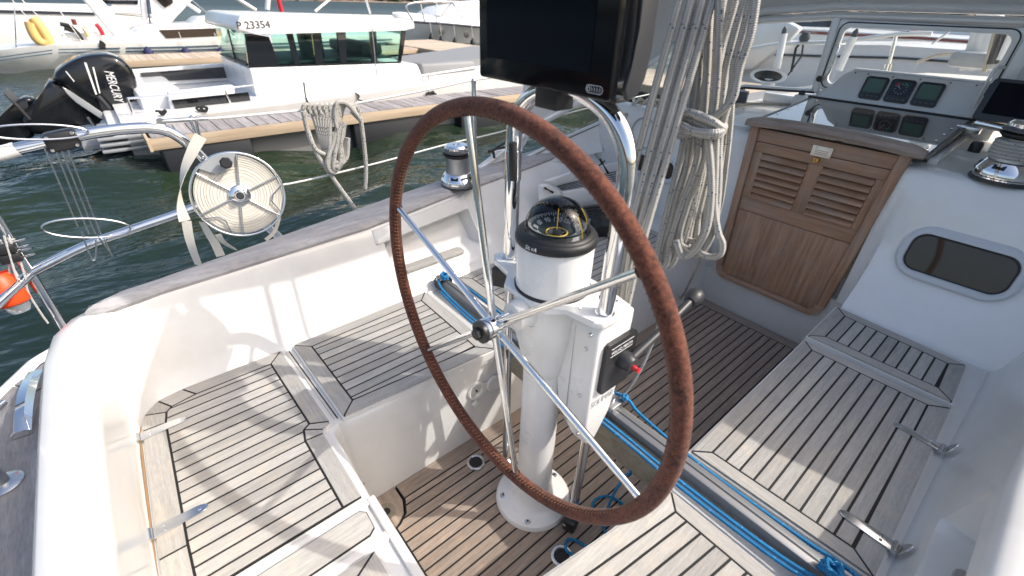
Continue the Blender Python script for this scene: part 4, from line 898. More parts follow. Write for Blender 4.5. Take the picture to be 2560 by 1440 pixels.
for i in range(len(TOP)-1):
    a = [BOT[i], BOT[i+1], TOP[i+1], TOP[i]]
    extr('side_pane', a, (.004, 0, 0), M['glass'], ws)
def pillar(t, b, w):
    t, b = Vector(t), Vector(b); extr('pillar', [b+Vector((-w, 0, 0)), b+Vector((w, 0, 0)), t+Vector((w, 0, 0)), t+Vector((-w, 0, 0))], (0, .03, 0), M['alu_frame'], ws, bev=.006)
pillar((-.385, FY-.02, 1.42), (-.367, FY-.02, 1.05), .020); pillar((.40, FY-.02, 1.42), (.385, FY-.02, 1.05), .028)
fo = [(-.36, 1.075), (.365, 1.075), (.372, 1.405), (-.36, 1.405)]
io = rrect(.005, 1.24, .665, .275, .035, 5); oo = rrect(.005, 1.24, .74, .345, .02, 5)
P2 = lambda poly, dy: [Vector((x, FY+dy, z)) for x, z in poly]
loft('opening_frame', [P2(oo, 0), P2(oo, -.012), P2(rrect(.005, 1.24, .71, .315, .04, 5), -.020), P2(io, -.018), P2(io, .006)], M['alu_frame'], ws, closed_u=True)
tube('frame_seal', P2(rrect(.005, 1.24, .712, .318, .042, 6), -.0215), .0028, M['black_rubber'], ws, seg=6, closed=True)
extr('front_pane', P2(rrect(.005, 1.24, .668, .278, .035, 5), .0), (0, .005, 0), M['glass'], ws)
sty = tube('stay_arm', [(-.335, FY-.03, 1.29), (-.315, FY-.05, 1.28), (-.318, FY-.05, 1.16), (-.335, FY-.03, 1.14)], .006, M['chrome'], ws, sm=3); lathe('stay_knob', [(.016, 0), (.016, .02), (0, .022)], M['black_plastic'], ws, c=(-.35, FY-.045, 1.125), axis=(0, -1, 0), seg=16)
tube('stay_arm', [(.33, FY-.05, 1.08), (.335, FY-.05, 1.24), (.36, FY-.02, 1.25)], .007, M['alu_frame'], ws, sm=3)
# cleat-like toggle on the low aft end of the side frame
extr('end_gusset', [UX(1197, 430, -1.30), UX(1232, 380, -1.30), UX(1330, 322, -1.30), UX(1300, 372, -1.30)], (.02, 0, 0), M['hull_white'], ws, bev=.004)
tube('toggle', [UX(1222, 378, -1.25), UX(1240, 372, -1.25), UX(1262, 368, -1.25)], .007, M['black_plastic'], ws); tube('toggle_band', [UX(1232, 372, -1.25), UX(1236, 395, -1.25)], .007, M['black_plastic'], ws); tube('toggle_band', [UX(1236, 372, -1.25), UX(1330, 320, -1.25)], .004, M['cord_black'], ws)
# sprayhood canvas standing on the windscreen's top rail
sp = thing('sprayhood', 'grey canvas sprayhood above the windscreen, casting shade over the companionway', 'sprayhood', (0, 2.2, 1.45))
rows = []
AFT = [(1.285, .97, .84), (1.29, 1.08, 1.175), (1.28, 1.25, 1.42), (1.25, 1.42, 1.66), (1.1, 1.5, 1.85), (.7, 1.55, 1.97), (.3, 1.57, 2.0), (0, 1.58, 2.0)]       # aft hem, side to middle
for i in range(10):
    t = i/9; r = []
    for j, (x, y, z) in enumerate(AFT):
        ye = interp([(0, 2.46), (7, 2.53)], j); yy = lerp(y, ye, t); k = interp([(0, 1), (.5, .99), (1, .80)], t)
        zb = interp([(.74, .68), (1.2, .87), (1.9, 1.135), (2.1, 1.255), (2.37, 1.395), (2.6, 1.44)], yy); xb = interp([(.74, 1.295), (1.2, 1.285), (1.9, 1.14), (2.1, 1.06), (2.37, .76), (2.6, .44)], yy)
        u = (z-.84)/(2.0-.84); top = interp([(0, 2.0), (.5, 2.01), (.8, 1.84), (1, 1.50)], t); zz = lerp(zb, top, u); f = x/1.285
        r.append((xb if j == 0 else lerp(x, xb*f, t**1.5), yy, zz))
    rows.append([(-a, b, c) for a, b, c in r]+r[-2::-1])
loft('canvas', rows, M['canvas'], sp, ang=70); tube('hem', [Vector(p) for p in rows[0]], .011, M['canvas'], sp, seg=8)

# starboard side of the windscreen: same rails, plus an unseen canvas curtain added to shade the bench
MT = [Vector((-p.x, p.y, p.z)) for p in TOP]; MBt = [Vector((-p.x, p.y, p.z)) for p in BOT]
tube('top_rail', [(.4, FY-.02, 1.425)]+MT, .020, M['alu_frame'], ws, seg=10); tube('base_rail', MBt, .011, M['alu_frame'], ws, seg=8)
for i in range(len(MT)-1): extr('added_shade_curtain', [MBt[i], MBt[i+1], MT[i+1], MT[i]], (-.003, 0, 0), M['canvas'], sp)

# moulded riser carrying the base rail on both sides
for pts, q in ((BOT, 1), (MBt, -1)):
    rows = [[p+Vector((0, 0, .0)), p+Vector((.012*q, -.004, -.02)), Vector((p.x+.03*q, p.y-.01, lerp(p.z, .66, .6))), Vector((p.x+.075*q, p.y-.03, .66 if p.y < 1.7 else .90))] for p in pts[1:]]
    loft('rail_riser', rows, M['riser_white'], Y)

# hood edge lacing onto the top rail, front and both sides
lace = [Vector((-p.x, p.y, p.z)) for p in TOP[3::-1]]+[Vector((.2, FY-.015, 1.428)), Vector((-.2, FY-.015, 1.428))]+TOP[:4]
loft('lacing_strip', [[p+Vector((0, .012, .03)), p+Vector((0, 0, .07)), p+Vector((-.05*(p.x > .5)+.05*(p.x < -.5), -.08, .20)), p+Vector((-.10*(p.x > .5)+.10*(p.x < -.5), -.30, .40))] for p in lace], M['canvas'], sp, ang=80)
# ------------------------------------------------------------------ pushpit, lifelines and what hangs on them
PX = -1.30
pp = thing('pushpit_rail', 'polished stainless stern rail curving down to the deck beyond the port coaming', 'railing', UX(145, 800, PX))
R = lambda a, b, x=PX: UX(a, b, x)
top = [R(-190, 430), R(-40, 392), R(90, 362), R(220, 334), R(330, 321), R(400, 323), R(450, 345), R(500, 390), R(560, 458), R(630, 535), R(700, 595), R(735, 640)]
tube('top_tube', top, .0175, M['chrome'], pp, seg=18, sm=6)
tube('mid_tube', [R(75, 683), R(130, 655), R(220, 612), R(340, 570), R(440, 536), R(520, 505)], .0150, M['chrome'], pp, seg=16, sm=5)
tube('post', [R(-20, 530), R(75, 685), R(150, 808), R(170, 842)], .0150, M['chrome'], pp, seg=16)
tube('aft_tube', [R(75, 685)+Vector((.0, .0, 0)), Vector((-1.0, -1.28, .60)), Vector((-.6, -1.38, .56))], .0150, M['chrome'], pp, seg=16)
tube('rail_grip', [R(-60, 398), R(10, 382), R(42, 373)], .0205, M['white_plastic'], pp, seg=16)
# outboard stern post base on the aft deck, leaning bracket
sb_ = thing('stern_stanchion', 'stainless stanchion foot bolted to the grey stern teak at the left edge', 'stanchion base', UZ(12, 1212, .413))
c = UZ(8, 1212, .413); lathe('flange', [(.040, 0), (.040, .004), (.034, .008), (.018, .012), (.0155, .05), (.0155, .07)], M['steel'], sb_, c=c, seg=28)
for a in (60, 180, 300): lathe('bolt', [(0, .008), (.005, .008), (.006, .004)], M['chrome'], sb_, c=c+Vector((.029*math.cos(math.radians(a)), .029*math.sin(math.radians(a)), 0)), seg=10)
tube('post', [c+Vector((0, 0, .06)), c+Vector((-.03, -.10, .6))], .0135, M['chrome'], sb_, seg=14)
br = thing('mooring_fairlead', 'stainless mooring fairlead on the stern teak outside the aft coaming', 'fairlead', UZ(72, 1085, .413))
a, b = UZ(60, 1090, .415), UZ(90, 935, .415); ax = (b-a).normalized(); sd_ = Vector((-ax.y, ax.x, 0))
rows = []
for i in range(9):
    t = i/8; p = a.lerp(b, t); h = .035*math.sin(math.pi*min(1, max(0, .12+t*.8)))+.006; rows.append([p-sd_*.018, p-sd_*.020+Vector((0, 0, h*.6)), p-sd_*.008+Vector((0, 0, h)), p+sd_*.012+Vector((0, 0, h)), p+sd_*.024+Vector((0, 0, h*.5)), p+sd_*.024])
loft('body', rows, M['chrome'], br, caps=True)
tube('pin', [UZ(-10, 1020, .43), UZ(10, 1005, .43)], .010, M['steel'], br)

# lifelines
ll = thing('lifeline', 'white plastic-coated upper lifeline along the port side', 'lifeline', R(480, 300)); l1 = [R(330, 318), R(405, 303), R(480, 299), R(560, 294), R(700, 281), R(830, 268), R(950, 247), R(1080, 222), UX(1185, 200, -1.34), UX(1300, 182, -1.38), UX(1700, 110, -1.5)]
tube('wire', l1, .0048, M['white_plastic'], ll, seg=8, sm=4); tube('turnbuckle', [R(405, 303), R(440, 301), R(520, 296)], .0066, M['chrome'], ll, seg=10); lathe('hook', [(.012, -.006), (.014, 0), (.012, .006)], M['steel'], ll, c=R(402, 306), axis=(1, 0, 0), seg=16)
l2 = thing('lifeline', 'thin white lower lifeline running forward from the tape reel', 'lifeline', R(700, 462)); tube('wire', [R(690, 464), R(760, 452), R(950, 406), R(1120, 360), UX(1250, 330, -1.36), UX(1450, 275, -1.42), UX(1640, 232, -1.5)], .0042, M['white_plastic'], l2, seg=8, sm=3)
for px, y0, y1, x, lab in ((1184, 203, 480, -1.33, 'slim stainless stanchion behind the top of the steering wheel'), (1583, 210, 330, -1.45, 'slim stainless stanchion seen through the side window below the chart plotter')):
    s = thing('stanchion', lab, 'stanchion', UX(px+3, y1, x), 'stanchions along the port side'); tube('tube', [UX(px+3, y1, x), UX(px, y0, x)], .0115, M['chrome'], s, seg=14); lathe('cap', [(.0125, -.01), (.0125, .004), (.006, .012), (0, .012)], M['steel'], s, c=UX(px, y0, x), seg=12)

# webbing reel on the pushpit
rc = UX(598, 486, -1.255); ra_ = Vector((.93, -.10, .20)).normalized(); RF = frame(ra_)
rl = thing('webbing_reel', 'round stainless reel wound with cream webbing tape on the stern rail', 'reel', rc-Vector((0, 0, .16)))
e1 = RF.col[0]; e2 = RF.col[1]
def rp(r, a, d=0): return rc+e1*(r*math.cos(a))+e2*(r*math.sin(a))+ra_*d
RR = .152
lathe('tape_roll', [(.034, -.024), (.142, -.024), (.143, .0), (.142, .020), (.034, .022)], M['tape'], rl, c=rc, axis=ra_, seg=64)
bm = new()
for k, r in enumerate((.052, .063, .071, .083, .092, .104, .112, .122, .131, .138)): b_tube(bm, [rp(r+.0012*math.cos(a+k), a, .0219) for a in [2*math.pi*i/48 for i in range(48)]], .0009, 4, closed=True)
finish('tape_edges', bm, M['tape_dark'], rl)
for d in (.027, -.03): tube('rim', [rp(RR, 2*math.pi*i/64, d) for i in range(64)], .0042, M['chrome'], rl, seg=8, closed=True)
a0 = math.atan2((UX(590, 380, -1.255)-rc).dot(e2), (UX(590, 380, -1.255)-rc).dot(e1))
for k in range(6):
    a = a0+k*math.pi/3; tube('spoke', [rp(.030, a, .0285), rp(RR-.004, a, .0285)], .0034, M['steel'], rl, seg=8)
for k in (2, 4):
    a = a0+k*math.pi/3; tube('crank', [rp(RR-.004, a+.10, .029), rp(RR*.70, a+.33, .030), rp(RR*.72, a+.55, .030), rp(RR-.004, a+.80, .029)], .0026, M['steel'], rl, seg=6)
lathe('hub', [(.037, .020), (.037, .030), (.033, .034), (.020, .036), (.020, .046), (.016, .05), (0, .05)], M['chrome'], rl, c=rc, axis=ra_, seg=32); lathe('hub_bolt', [(.0135, .046), (.0135, .056), (.010, .060), (0, .060)], M['charcoal'], rl, c=rc, axis=ra_, seg=20)
aq = a0-0*.1; plp = [rp(RR-.002, a0+.02+.9*i/8, .03) for i in range(9)]+[rp(RR*.66, a0+.75, .03), rp(RR*.60, a0+.45, .03), rp(RR*.68, a0+.15, .03)]
extr('guide_plate', plp, ra_*.003, M['grp_grey'], rl)
kb = rp(RR*.80, a0+.30, .033); lathe('knob', [(.008, 0), (.008, .022), (.020, .024), (.021, .036), (.016, .040), (0, .04)], M['black_plastic'], rl, c=kb, axis=ra_, seg=7, ang=20)
def ribbon(name, pts, w, twist, label, par=None):
    pts = smooth_path(pts, 6); bm = new(); V = []; n = len(pts)
    for i, p in enumerate(pts):
        t = (pts[min(i+1, n-1)]-pts[max(i-1, 0)]).normalized(); s = Vector((0, 1, 0)) if abs(t.y) < .9 else Vector((1, 0, 0)); s = (s-t*s.dot(t)).normalized(); b = t.cross(s); a = twist[0]+(twist[1]-twist[0])*i/(n-1); d = s*math.cos(a)+b*math.sin(a); m_ = t.cross(d)
        V.append([bm.verts.new(p+d*k*w/2+m_*e) for k, e in ((-1, .0007), (1, .0007), (1, -.0007), (-1, -.0007))])
    for a, b in zip(V, V[1:]):
        for k in range(4): bm.faces.new((a[k], a[(k+1) % 4], b[(k+1) % 4], b[k]))
    o = finish(name, bm, M['tape'], None, smooth=True); return tag(o, label, 'webbing', 'loose cream webbing on the stern rail')
q_ = lambda a, b: UX(a, b, -1.24)
ribbon('webbing_strap', [q_(502, 340), q_(480, 380), q_(458, 430), q_(450, 480), q_(452, 520), q_(462, 552)], .036, (.1, 3.0), 'twisted cream strap hanging from the lifeline left of the reel')
ribbon('webbing_strap', [q_(466, 552), q_(472, 590), q_(482, 625), q_(496, 662)], .030, (.3, .9), 'short cream strap end below the left side of the reel'); ribbon('webbing_strap', [q_(505, 555), q_(522, 585), q_(538, 610), q_(552, 640)], .030, (1.0, .2), 'cream strap end hanging below the reel, second from the left'); ribbon('webbing_strap', [q_(545, 585), q_(558, 605), q_(590, 625)], .022, (.2, 1.2), 'cream tape tail curling onto the coaming under the reel'); ribbon('webbing_strap', [q_(698, 500), q_(697, 545), q_(685, 580), q_(664, 600)], .014, (.2, .4), 'narrow tape edge running down the right side of the reel')
sn = thing('snap_shackle', 'stainless snap shackle clipping the cream strap to the lifeline', 'shackle', R(488, 320)); tube('body', [R(474, 298), R(480, 290), R(488, 296), R(496, 330), R(502, 342), R(492, 345), R(484, 320), R(476, 302)], .0045, M['chrome'], sn, seg=8, sm=4)

# wire bracket clamped to the rail (holder for a rescue buoy)
wb = thing('wire_holder', 'stainless wire buoy holder clamped to the stern rail with a black block', 'wire holder', UX(165, 470, -1.27))
cb = R(155, 350); tg = (R(220, 334)-R(90, 362)).normalized(); RB = Matrix((tg, Vector((0, 0, 1)).cross(tg).normalized()*-1, Vector((0, 0, 1)))).transposed()
blk = box('clamp_block', cb+Vector((.0, 0, 0)), (.082, .050, .056), M['black_plastic'], wb, rot=RB, bev=.010)
for dx in (-.030, .030):
    for dz in (-.018, .018): lathe('bolt', [(0, .003), (.0045, .003), (.0055, 0)], M['steel'], blk, c=cb+tg*dx+Vector((.0255, 0, dz)), axis=(1, 0, 0), seg=10)
for k, (x0, y0, x1, y1) in enumerate(((100, 372, 195, 568), (128, 378, 222, 585), (143, 378, 238, 585), (160, 378, 252, 586))): 
    tube('wire', [UX(x0, y0-30, -1.29), UX(x1, y1, -1.25)], .0026, M['steel'], wb, seg=6)
def loopx(cx, cy, w, h, x, tilt, n=28): return [UX(cx+w*math.cos(a)+tilt*math.sin(a), cy+h*math.sin(a)-tilt*.12*math.cos(a), x) for a in [2*math.pi*i/n for i in range(n)]]
tube('lower_hoop', loopx(215, 570, 111, 24, -1.25, 10), .0030, M['steel'], wb, seg=6, closed=True); tube('upper_hoop', loopx(90, 330, 130, 19, -1.27, 10), .0032, M['steel'], wb, seg=6, closed=True)
tube('prong', [UX(205, 580, -1.25), UX(225, 640, -1.25), UX(236, 650, -1.25), UX(240, 630, -1.25), UX(240, 600, -1.25)], .0028, M['steel'], wb, seg=6, sm=4); tube('prong', [UX(245, 590, -1.25), UX(275, 632, -1.25), UX(278, 638, -1.25), UX(262, 600, -1.25)], .0028, M['steel'], wb, seg=6, sm=4)
# orange man-overboard light and its lashings
lb = thing('rescue_light', 'orange floating rescue light with a clear lens hanging at the stern rail', 'rescue light', UX(30, 770, -1.24))
c = UX(22, 735, -1.27); ax_ = Vector((.25, .1, -1)).normalized()
lathe('float', [(0, -.065), (.03, -.065), (.040, -.05), (.042, .0), (.040, .028), (.036, .034), (.03, .036)], M['orange'], lb, c=c, axis=ax_, seg=28); lathe('lens', [(.030, .034), (.029, .05), (.022, .064), (0, .07)], M['clear_plastic'], lb, c=c, axis=ax_, seg=24)
extr('flag', [UX(-30, 690, -1.30), UX(18, 672, -1.30), UX(24, 700, -1.30), UX(-20, 725, -1.30)], (.004, 0, 0), M['orange'], lb)
for k, pts in enumerate(([(10, 590), (25, 640), (40, 690), (48, 700)], [(20, 595), (45, 640), (62, 690), (70, 730), (100, 780), (120, 808)], [(-5, 640), (20, 655), (45, 690)], [(0, 600), (12, 625), (20, 650), (26, 700)], [(-10, 625), (30, 600), (35, 598)])):
    tube('cord', [UX(a, b, -1.262-.006*k) for a, b in pts], .0030, M['cord_white'], lb, seg=8, sm=5)
tube('lashing', [R(30, 705)+Vector((.017*math.cos(t*2.5), t*.004, .017*math.sin(t*2.5))) for t in range(9)], .0032, M['cord_white'], lb, seg=8, sm=4)
for dx, dy in ((0, 0), (16, 22)):
    p = UX(12+dx, 622+dy, -1.275); box('u_bolt_clamp', p, (.03, .05, .03), M['black_plastic'], lb, bev=.006)
    for s in (0, .02): tube('u_bolt', [p+Vector((.0, .02, -.006+s)), p+Vector((.01, .055, s))], .0035, M['steel'], lb, seg=8)
# antenna tube leaning out of the picture on the far left
# hank of grey rope hung over the lifeline
hk = thing('hung_rope_coil', 'hank of grey flecked rope hung over the upper lifeline', 'rope coil', R(825, 430))
def gs(pts, dx=0, r=.0090, name='strand'): return tube(name, [UX(a, b, PX+.02+dx) for a, b in pts], r, M['rope_grey'], hk, seg=10, sm=6)
rn = random.Random(5)
for k in range(7):
    t = k/6; gs([(764+13*k, 282+rn.uniform(-3, 3)), (758+13*k, 270), (768+12*k, 262), (778+10*k, 275), (790+6*k, 310), (800+4*k, 345), (812+2*k, 378+4*k), (822, 400+3*k), (835-1*k, 400+2*k), (838, 370), (830, 330)], .004*k)
for k in range(7):
    gs([(880+4*k, 285+3*k), (888-3*k, 262-2*(k % 2)), (870-4*k, 256), (858-3*k, 268), (850-2*k, 300), (838+2*k, 350), (826+5*k, 400), (822+3*k, 424-3*k), (838+2*k, 428-3*k), (852, 400), (856-2*k, 350), (862-2*k, 310)], .005*k+.004)
for k in range(3): gs([(848+6*k, 305), (832+10*k, 360), (818+16*k, 405), (826+9*k, 428-5*k), (842, 425-4*k), (860+3*k, 395), (866+2*k, 345)], .03+.004*k)
gs([(762, 285), (768, 320), (790, 380), (815, 420), (850, 470), (888, 522)], .012, name='tail'); gs([(893, 266), (902, 300), (910, 360), (915, 420), (913, 472)], .014, name='tail'); gs([(758, 278), (770, 330), (788, 372), (812, 386)], .016, name='tail')
# ------------------------------------------------------------------ pontoons
def pontoon(name, label, x0, x1, y0, y1, z, step, matp, fascia=True, along='y', floats=(), nearx=True):
    p = thing(name, label, 'pontoon', ((x0+x1)/2, (y0+y1)/2, z-.5), 'wooden floating pontoons')
    rnd = random.Random(int(abs(x0*10)))
    if along == 'y':
        y = y0
        while y < y1-.02: span('deck_board', (x0+.004, y+.006, z-.03), (x1-.004, min(y+step, y1)-.006, z+rnd.uniform(-.003, .003)), matp, p); y += step
        for xx in (x0, x1-.05): span('side_beam', (xx-.02, y0-.02, z-.15), (xx+.05, y1, z-.012), M['pine_y'], p, bev=.006)
        span('end_beam', (x0-.02, y0-.05, z-.15), (x1+.03, y0-.021, z-.012), M['pine_y'], p)
    else:
        x = x0
        while x < x1-.02: span('deck_board', (x+.006, y0+.004, z-.03), (min(x+step, x1)-.006, y1-.004, z+rnd.uniform(-.003, .003)), matp, p); x += step
        for yy in (y0, y1-.05): span('side_beam', (x0, yy-.02, z-.15), (x1, yy+.05, z-.012), M['pine_y'], p)
    for f in floats: span('float', (f[0], f[1], z-.62), (f[2], f[3], z-.155), M[f[4]], p, bev=.02)
    return p
# finger pontoon beside us
pontoon('finger_pontoon', 'narrow wooden finger pontoon between the yacht and the white cabin boat', -6.88, -6.20, -.42, 8.0, 0.0, .145, M['dock_grey'], floats=((-6.82, -.36, -6.22, .62, 'float_black'), (-6.7, .65, -6.4, 2.5, 'concrete'), (-6.82, 2.05, -6.24, 3.2, 'float_black'), (-6.82, 4.0, -6.24, 5.1, 'float_black'), (-6.75, 3.2, -6.45, 8, 'concrete')))
pontoon('pontoon', 'second wooden pontoon beyond the cabin boat with pale boards', -16.4, -14.85, -.3, 8.2, 0.0, .16, M['dock_warm'], floats=((-16.2, -.2, -15, 8, 'float_black'),))
pontoon('walkway_pontoon', 'wide wooden walkway pontoon crossing behind the bows', -18, 12, 8.2, 10.6, 0.03, .15, M['dock_warm'], along='x', floats=((-17.5, 8.4, 11, 10.4, 'float_black'),))

# ------------------------------------------------------------------ white cabin motorboat with registration P 23354
mb = thing('cabin_motorboat', 'white cabin motorboat with dark windows moored on the far side of the finger pontoon', 'motorboat', (-8.5, 2, -.45))
NX, FX = -7.02, -10.0
g = [UX(300, 302, NX), UX(506, 276, NX), UX(760, 247, NX), UX(1000, 214, NX), UX(1200, 188, NX), UX(1330, 168, NX)]
rows = []
zs = lambda y: interp([(p.y, p.z) for p in g], y)
def hx(y): return interp([(-3, 0), (-1.4, .0), (4.5, 0), (6.0, .25), (7.2, .75), (8.0, 1.35)], y)
for y in (g[0].y, 0, 1, 2, 3, 4, 5, 6, 6.8, 7.4, 7.9):
    s = hx(y); z = zs(y); rows.append([(NX-.55-s*.8, y, -.8), (NX-.12-s, y, -.45), (NX-.03-s, y, -.05), (NX-s, y, z-.06), (NX+.012-s, y, z-.03), (NX-s, y, z), (NX-.06-s, y, z+.005), (NX-.30-s, y, z-.0), (FX+.30+s, y, z), (FX+.06+s, y, z+.005), (FX+s, y, z-.02), (FX+.12+s, y, -.45), (FX+.55+s*.8, y, -.8)])
loft('hull', rows, M['hull_white'], mb, ang=45, caps=True)
y0 = g[0].y
for k in range(4): prism('bathing_step', [(NX-.0, y0-.30), (NX-.0, y0+.45), (NX-.55, y0+.45), (NX-.55, y0-.25)][::-1], -.30+.075*k, -.26+.075*k, M['grp_grey'], mb, bev=.012)
prism('bathing_platform', [(NX-.02, y0-.14), (NX-.02, y0+.02), (FX+.02, y0+.02), (FX+.02, y0-.14)][::-1], -.12, .0, M['hull_white'], mb, bev=.03)
CX = -7.62; CF = -9.5
def side(name, px, mt, x=CX, th=None, bev=0, par=None): return extr(name, [UX(a, b, x) for a, b in px], ((CF-CX) if th is None else th, 0, 0), mt, par or mb, bev=bev)
side('cabin_body', [(622, 170), (1000, 158), (1042, 160), (1058, 185), (1075, 225), (1100, 262), (670, 300), (640, 235)], M['hull_white'], bev=.03)
side('roof', [(590, 66), (600, 38), (618, 36), (1010, 47), (1036, 56), (1038, 72), (1012, 76), (688, 80), (672, 90), (640, 84), (596, 78)], M['hull_white'], x=CX+.16, th=(CF-CX)-.32, bev=.025)
side('roof_rail', [(606, 40), (612, 32), (980, 38), (986, 46)], M['alu_frame'], x=CX+.02, th=-.05); side('roof_rail', [(606, 40), (612, 32), (980, 38), (986, 46)], M['alu_frame'], x=CF+.1, th=-.05)
pr = UX(634, 63, CX+.1625); text('registration_number', 'P 23354', .135, pr, UX(668, 61, CX+.16)-UX(600, 64, CX+.16), (0, 0, 1), M['charcoal'], mb, ext=.004, sx=1.02)
# window band: dark pillars and green tinted panes on both sides, open between
for x, s in ((CX-.02, 1), (CF+.02, -1)):
    th = -.04*s
    for poly in ([(612, 84), (628, 84), (640, 169), (622, 170)], [(716, 82), (730, 82), (750, 164), (738, 165)], [(780, 80), (796, 80), (810, 162), (790, 163)], [(842, 79), (862, 79), (868, 160), (852, 161)], [(924, 76), (938, 76), (944, 158), (930, 159)], [(1006, 74), (1013, 74), (1003, 157), (996, 157)]): side('window_pillar', poly, M['tinted_window'], x, th)
    side('window_frame', [(628, 166), (998, 154), (999, 159), (628, 171)], M['tinted_window'], x-.001*s, th)
    side('window_pane', [(628, 84), (672, 92), (700, 166), (640, 169)], M['tinted_window'], x-.01*s, -.012*s)
    side('window_pane', [(676, 90), (690, 82), (1008, 74), (998, 157), (700, 166)], M['glass_green'], x-.012*s, -.010*s) if s > 0 else None
dz = UX(600, 160, CX)
A_, B_ = UX(606, 80, CX-.03), UX(625, 169, CX-.03); wv = Vector((CF-CX+.06, 0, 0))
extr('aft_pane', [A_, B_, B_+wv*.45, A_+wv*.45], (0, .02, 0), M['glass_green'], mb); extr('aft_door', [A_+wv*.5, B_+wv*.5, B_+wv, A_+wv], (0, .02, 0), M['glass_green'], mb); extr('door_post', [A_+wv*.45, B_+wv*.45, B_+wv*.5, A_+wv*.5], (0, -.02, 0), M['tinted_window'], mb)
box('cabin_floor', ((CX+CF)/2, dz.y+1.3, dz.z-.02), (1.7, 2.4, .03), M['dark_interior'], mb); box('helm_chair', ((CX+CF)/2+.3, dz.y+1.3, dz.z+.18), (.45, .3, .5), M['dark_interior'], mb, bev=.06); box('dash', ((CX+CF)/2, dz.y+2.2, dz.z+.10), (1.5, .4, .18), M['dark_interior'], mb, bev=.05)
side('window_wiper', [(984, 142), (987, 142), (1003, 157), (1000, 157)], M['black_plastic'], CX+.01, .01)
# side deck coaming with dark inset panels aft of the cabin, both sides
side('cockpit_coaming', [(420, 232), (585, 214), (592, 262), (600, 292), (430, 300)], M['hull_white'], x=NX-.35, th=-.18, bev=.02); side('inset_panel', [(428, 250), (620, 230), (628, 258), (438, 272)], M['tinted_window'], x=NX-.342, th=.012)
side('cockpit_coaming', [(330, 176), (585, 158), (590, 200), (345, 215)], M['hull_white'], x=FX+.5, th=-.18); side('inset_panel', [(350, 182), (578, 166), (580, 194), (360, 205)], M['tinted_window'], x=FX+.51, th=.012)
box('cockpit_floor', (-8.5, .2, UX(480, 290, NX-.4).z-.25), (2.2, 2.6, .05), M['grp_grey'], mb); box('stern_seat', (-8.5, UX(360, 250, -8).y+.2, UX(360, 230, -8).z-.2), (1.9, .55, .45), M['hull_white'], mb, bev=.06)
for pts, r in (([(318, 246), (420, 238), (500, 228), (620, 214)], .014), ([(318, 246), (336, 292)], .014), ([(562, 225), (578, 262)], .012)): tube('hand_rail', [UX(a, b, NX-.25) for a, b in pts], r, M['chrome'], mb, seg=8)
tube('grab_rail', [UX(620, 214, NX-.12), UX(760, 200, NX-.12), UX(900, 191, NX-.12), UX(935, 200, NX-.12)], .011, M['chrome'], mb, seg=8, sm=3); tube('bow_rail', [UX(938, 203, NX-.1), UX(1060, 188, NX-.1), UX(1190, 168, NX-.2), UX(1300, 150, NX-.4)], .016, M['hull_white'], mb, seg=8); tube('flag_staff', [UX(930, 72, CX+.24), UX(945, 222, CX+.24)], .011, M['chrome'], mb, seg=8)
for a, b in ((758, 205), (1070, 186)): tube('stanchion', [UX(a, b, NX-.1), UX(a+8, b+50, NX-.1)], .009, M['steel'], mb, seg=8)
side('foredeck', [(1042, 170), (1300, 130), (1320, 180), (1080, 222)], M['grey_vinyl'], x=CX-.1, th=(CF-CX)+.2); side('tender_roll', [(1052, 160), (1186, 152), (1192, 176), (1058, 196)], M['grey_vinyl'], x=CX+.05, th=-.35, bev=.05)
# mooring gear on the motorboat
def cleat_rope(px, py, sz, label, x=NX+.02):
    rn = random.Random(px); pts = [UX(px+rn.uniform(-sz, sz), py+rn.uniform(-sz*.5, sz*.5), x) for i in range(12)]
    tag(tube('mooring_line', pts, .014, M['cord_black'], None, seg=7, sm=4), label, 'rope', 'black mooring lines on the cabin boat')
cleat_rope(402, 281, 18, 'black mooring line heaped on the cabin boat\'s aft cleat'); cleat_rope(505, 272, 14, 'black line round the second cleat of the cabin boat'); cleat_rope(1078, 236, 14, 'black line round the bow cleat of the cabin boat'); cleat_rope(1045, 262, 24, 'tangle of black line lying on the finger pontoon', -6.6)
for k, pts in enumerate(([(760, 207), (764, 240), (772, 262)], [(888, 232), (898, 240), (903, 252), (1000, 258), (1078, 240)])): tag(tube('mooring_line', [UX(a, b, NX+.015) for a, b in pts], .011, M['cord_black'], None, seg=7, sm=4), ('black line tied to the cabin boat\'s grab rail above the hung grey coil', 'black line led along the pontoon edge to the bow of the cabin boat')[k], 'rope', 'black mooring lines on the cabin boat')

# ------------------------------------------------------------------ outboard engine, tilted up
ob = thing('outboard_engine', 'big black outboard engine tilted up on the stern of the cabin boat', 'outboard engine', UX(170, 330, -8.5))
OXc = -8.28
def eng(name, px, mt, x, th, bev=0): return extr(name, [UX(a, b, x) for a, b in px], (th, 0, 0), mt, ob, bev=bev)
eng('cowling', [(126, 196), (150, 170), (196, 144), (250, 135), (292, 140), (322, 160), (341, 190), (346, 232), (334, 262), (300, 292), (276, 302), (236, 262), (190, 236), (150, 214)], M['gloss_black'], OXc, -.62, .09)
eng('midsection', [(126, 198), (152, 216), (190, 238), (236, 264), (276, 304), (240, 300), (190, 322), (150, 330), (90, 342), (50, 310), (60, 278), (92, 248), (108, 226)], M['gloss_black'], OXc-.06, -.5, .07)
eng('gear_leg', [(60, 278), (92, 250), (60, 242), (38, 256), (-10, 300), (-60, 330), (-40, 380), (40, 362), (90, 342)], M['gloss_black'], OXc-.16, -.28, .05)
eng('plate', [(6, 232), (12, 234), (80, 300), (72, 302)], M['charcoal'], OXc-.02, -.58, .01); eng('trim_panel', [(155, 217), (176, 228), (258, 283), (276, 306), (250, 296), (192, 258), (168, 236)], M['grp_grey'], OXc+.012, -.03, .008)
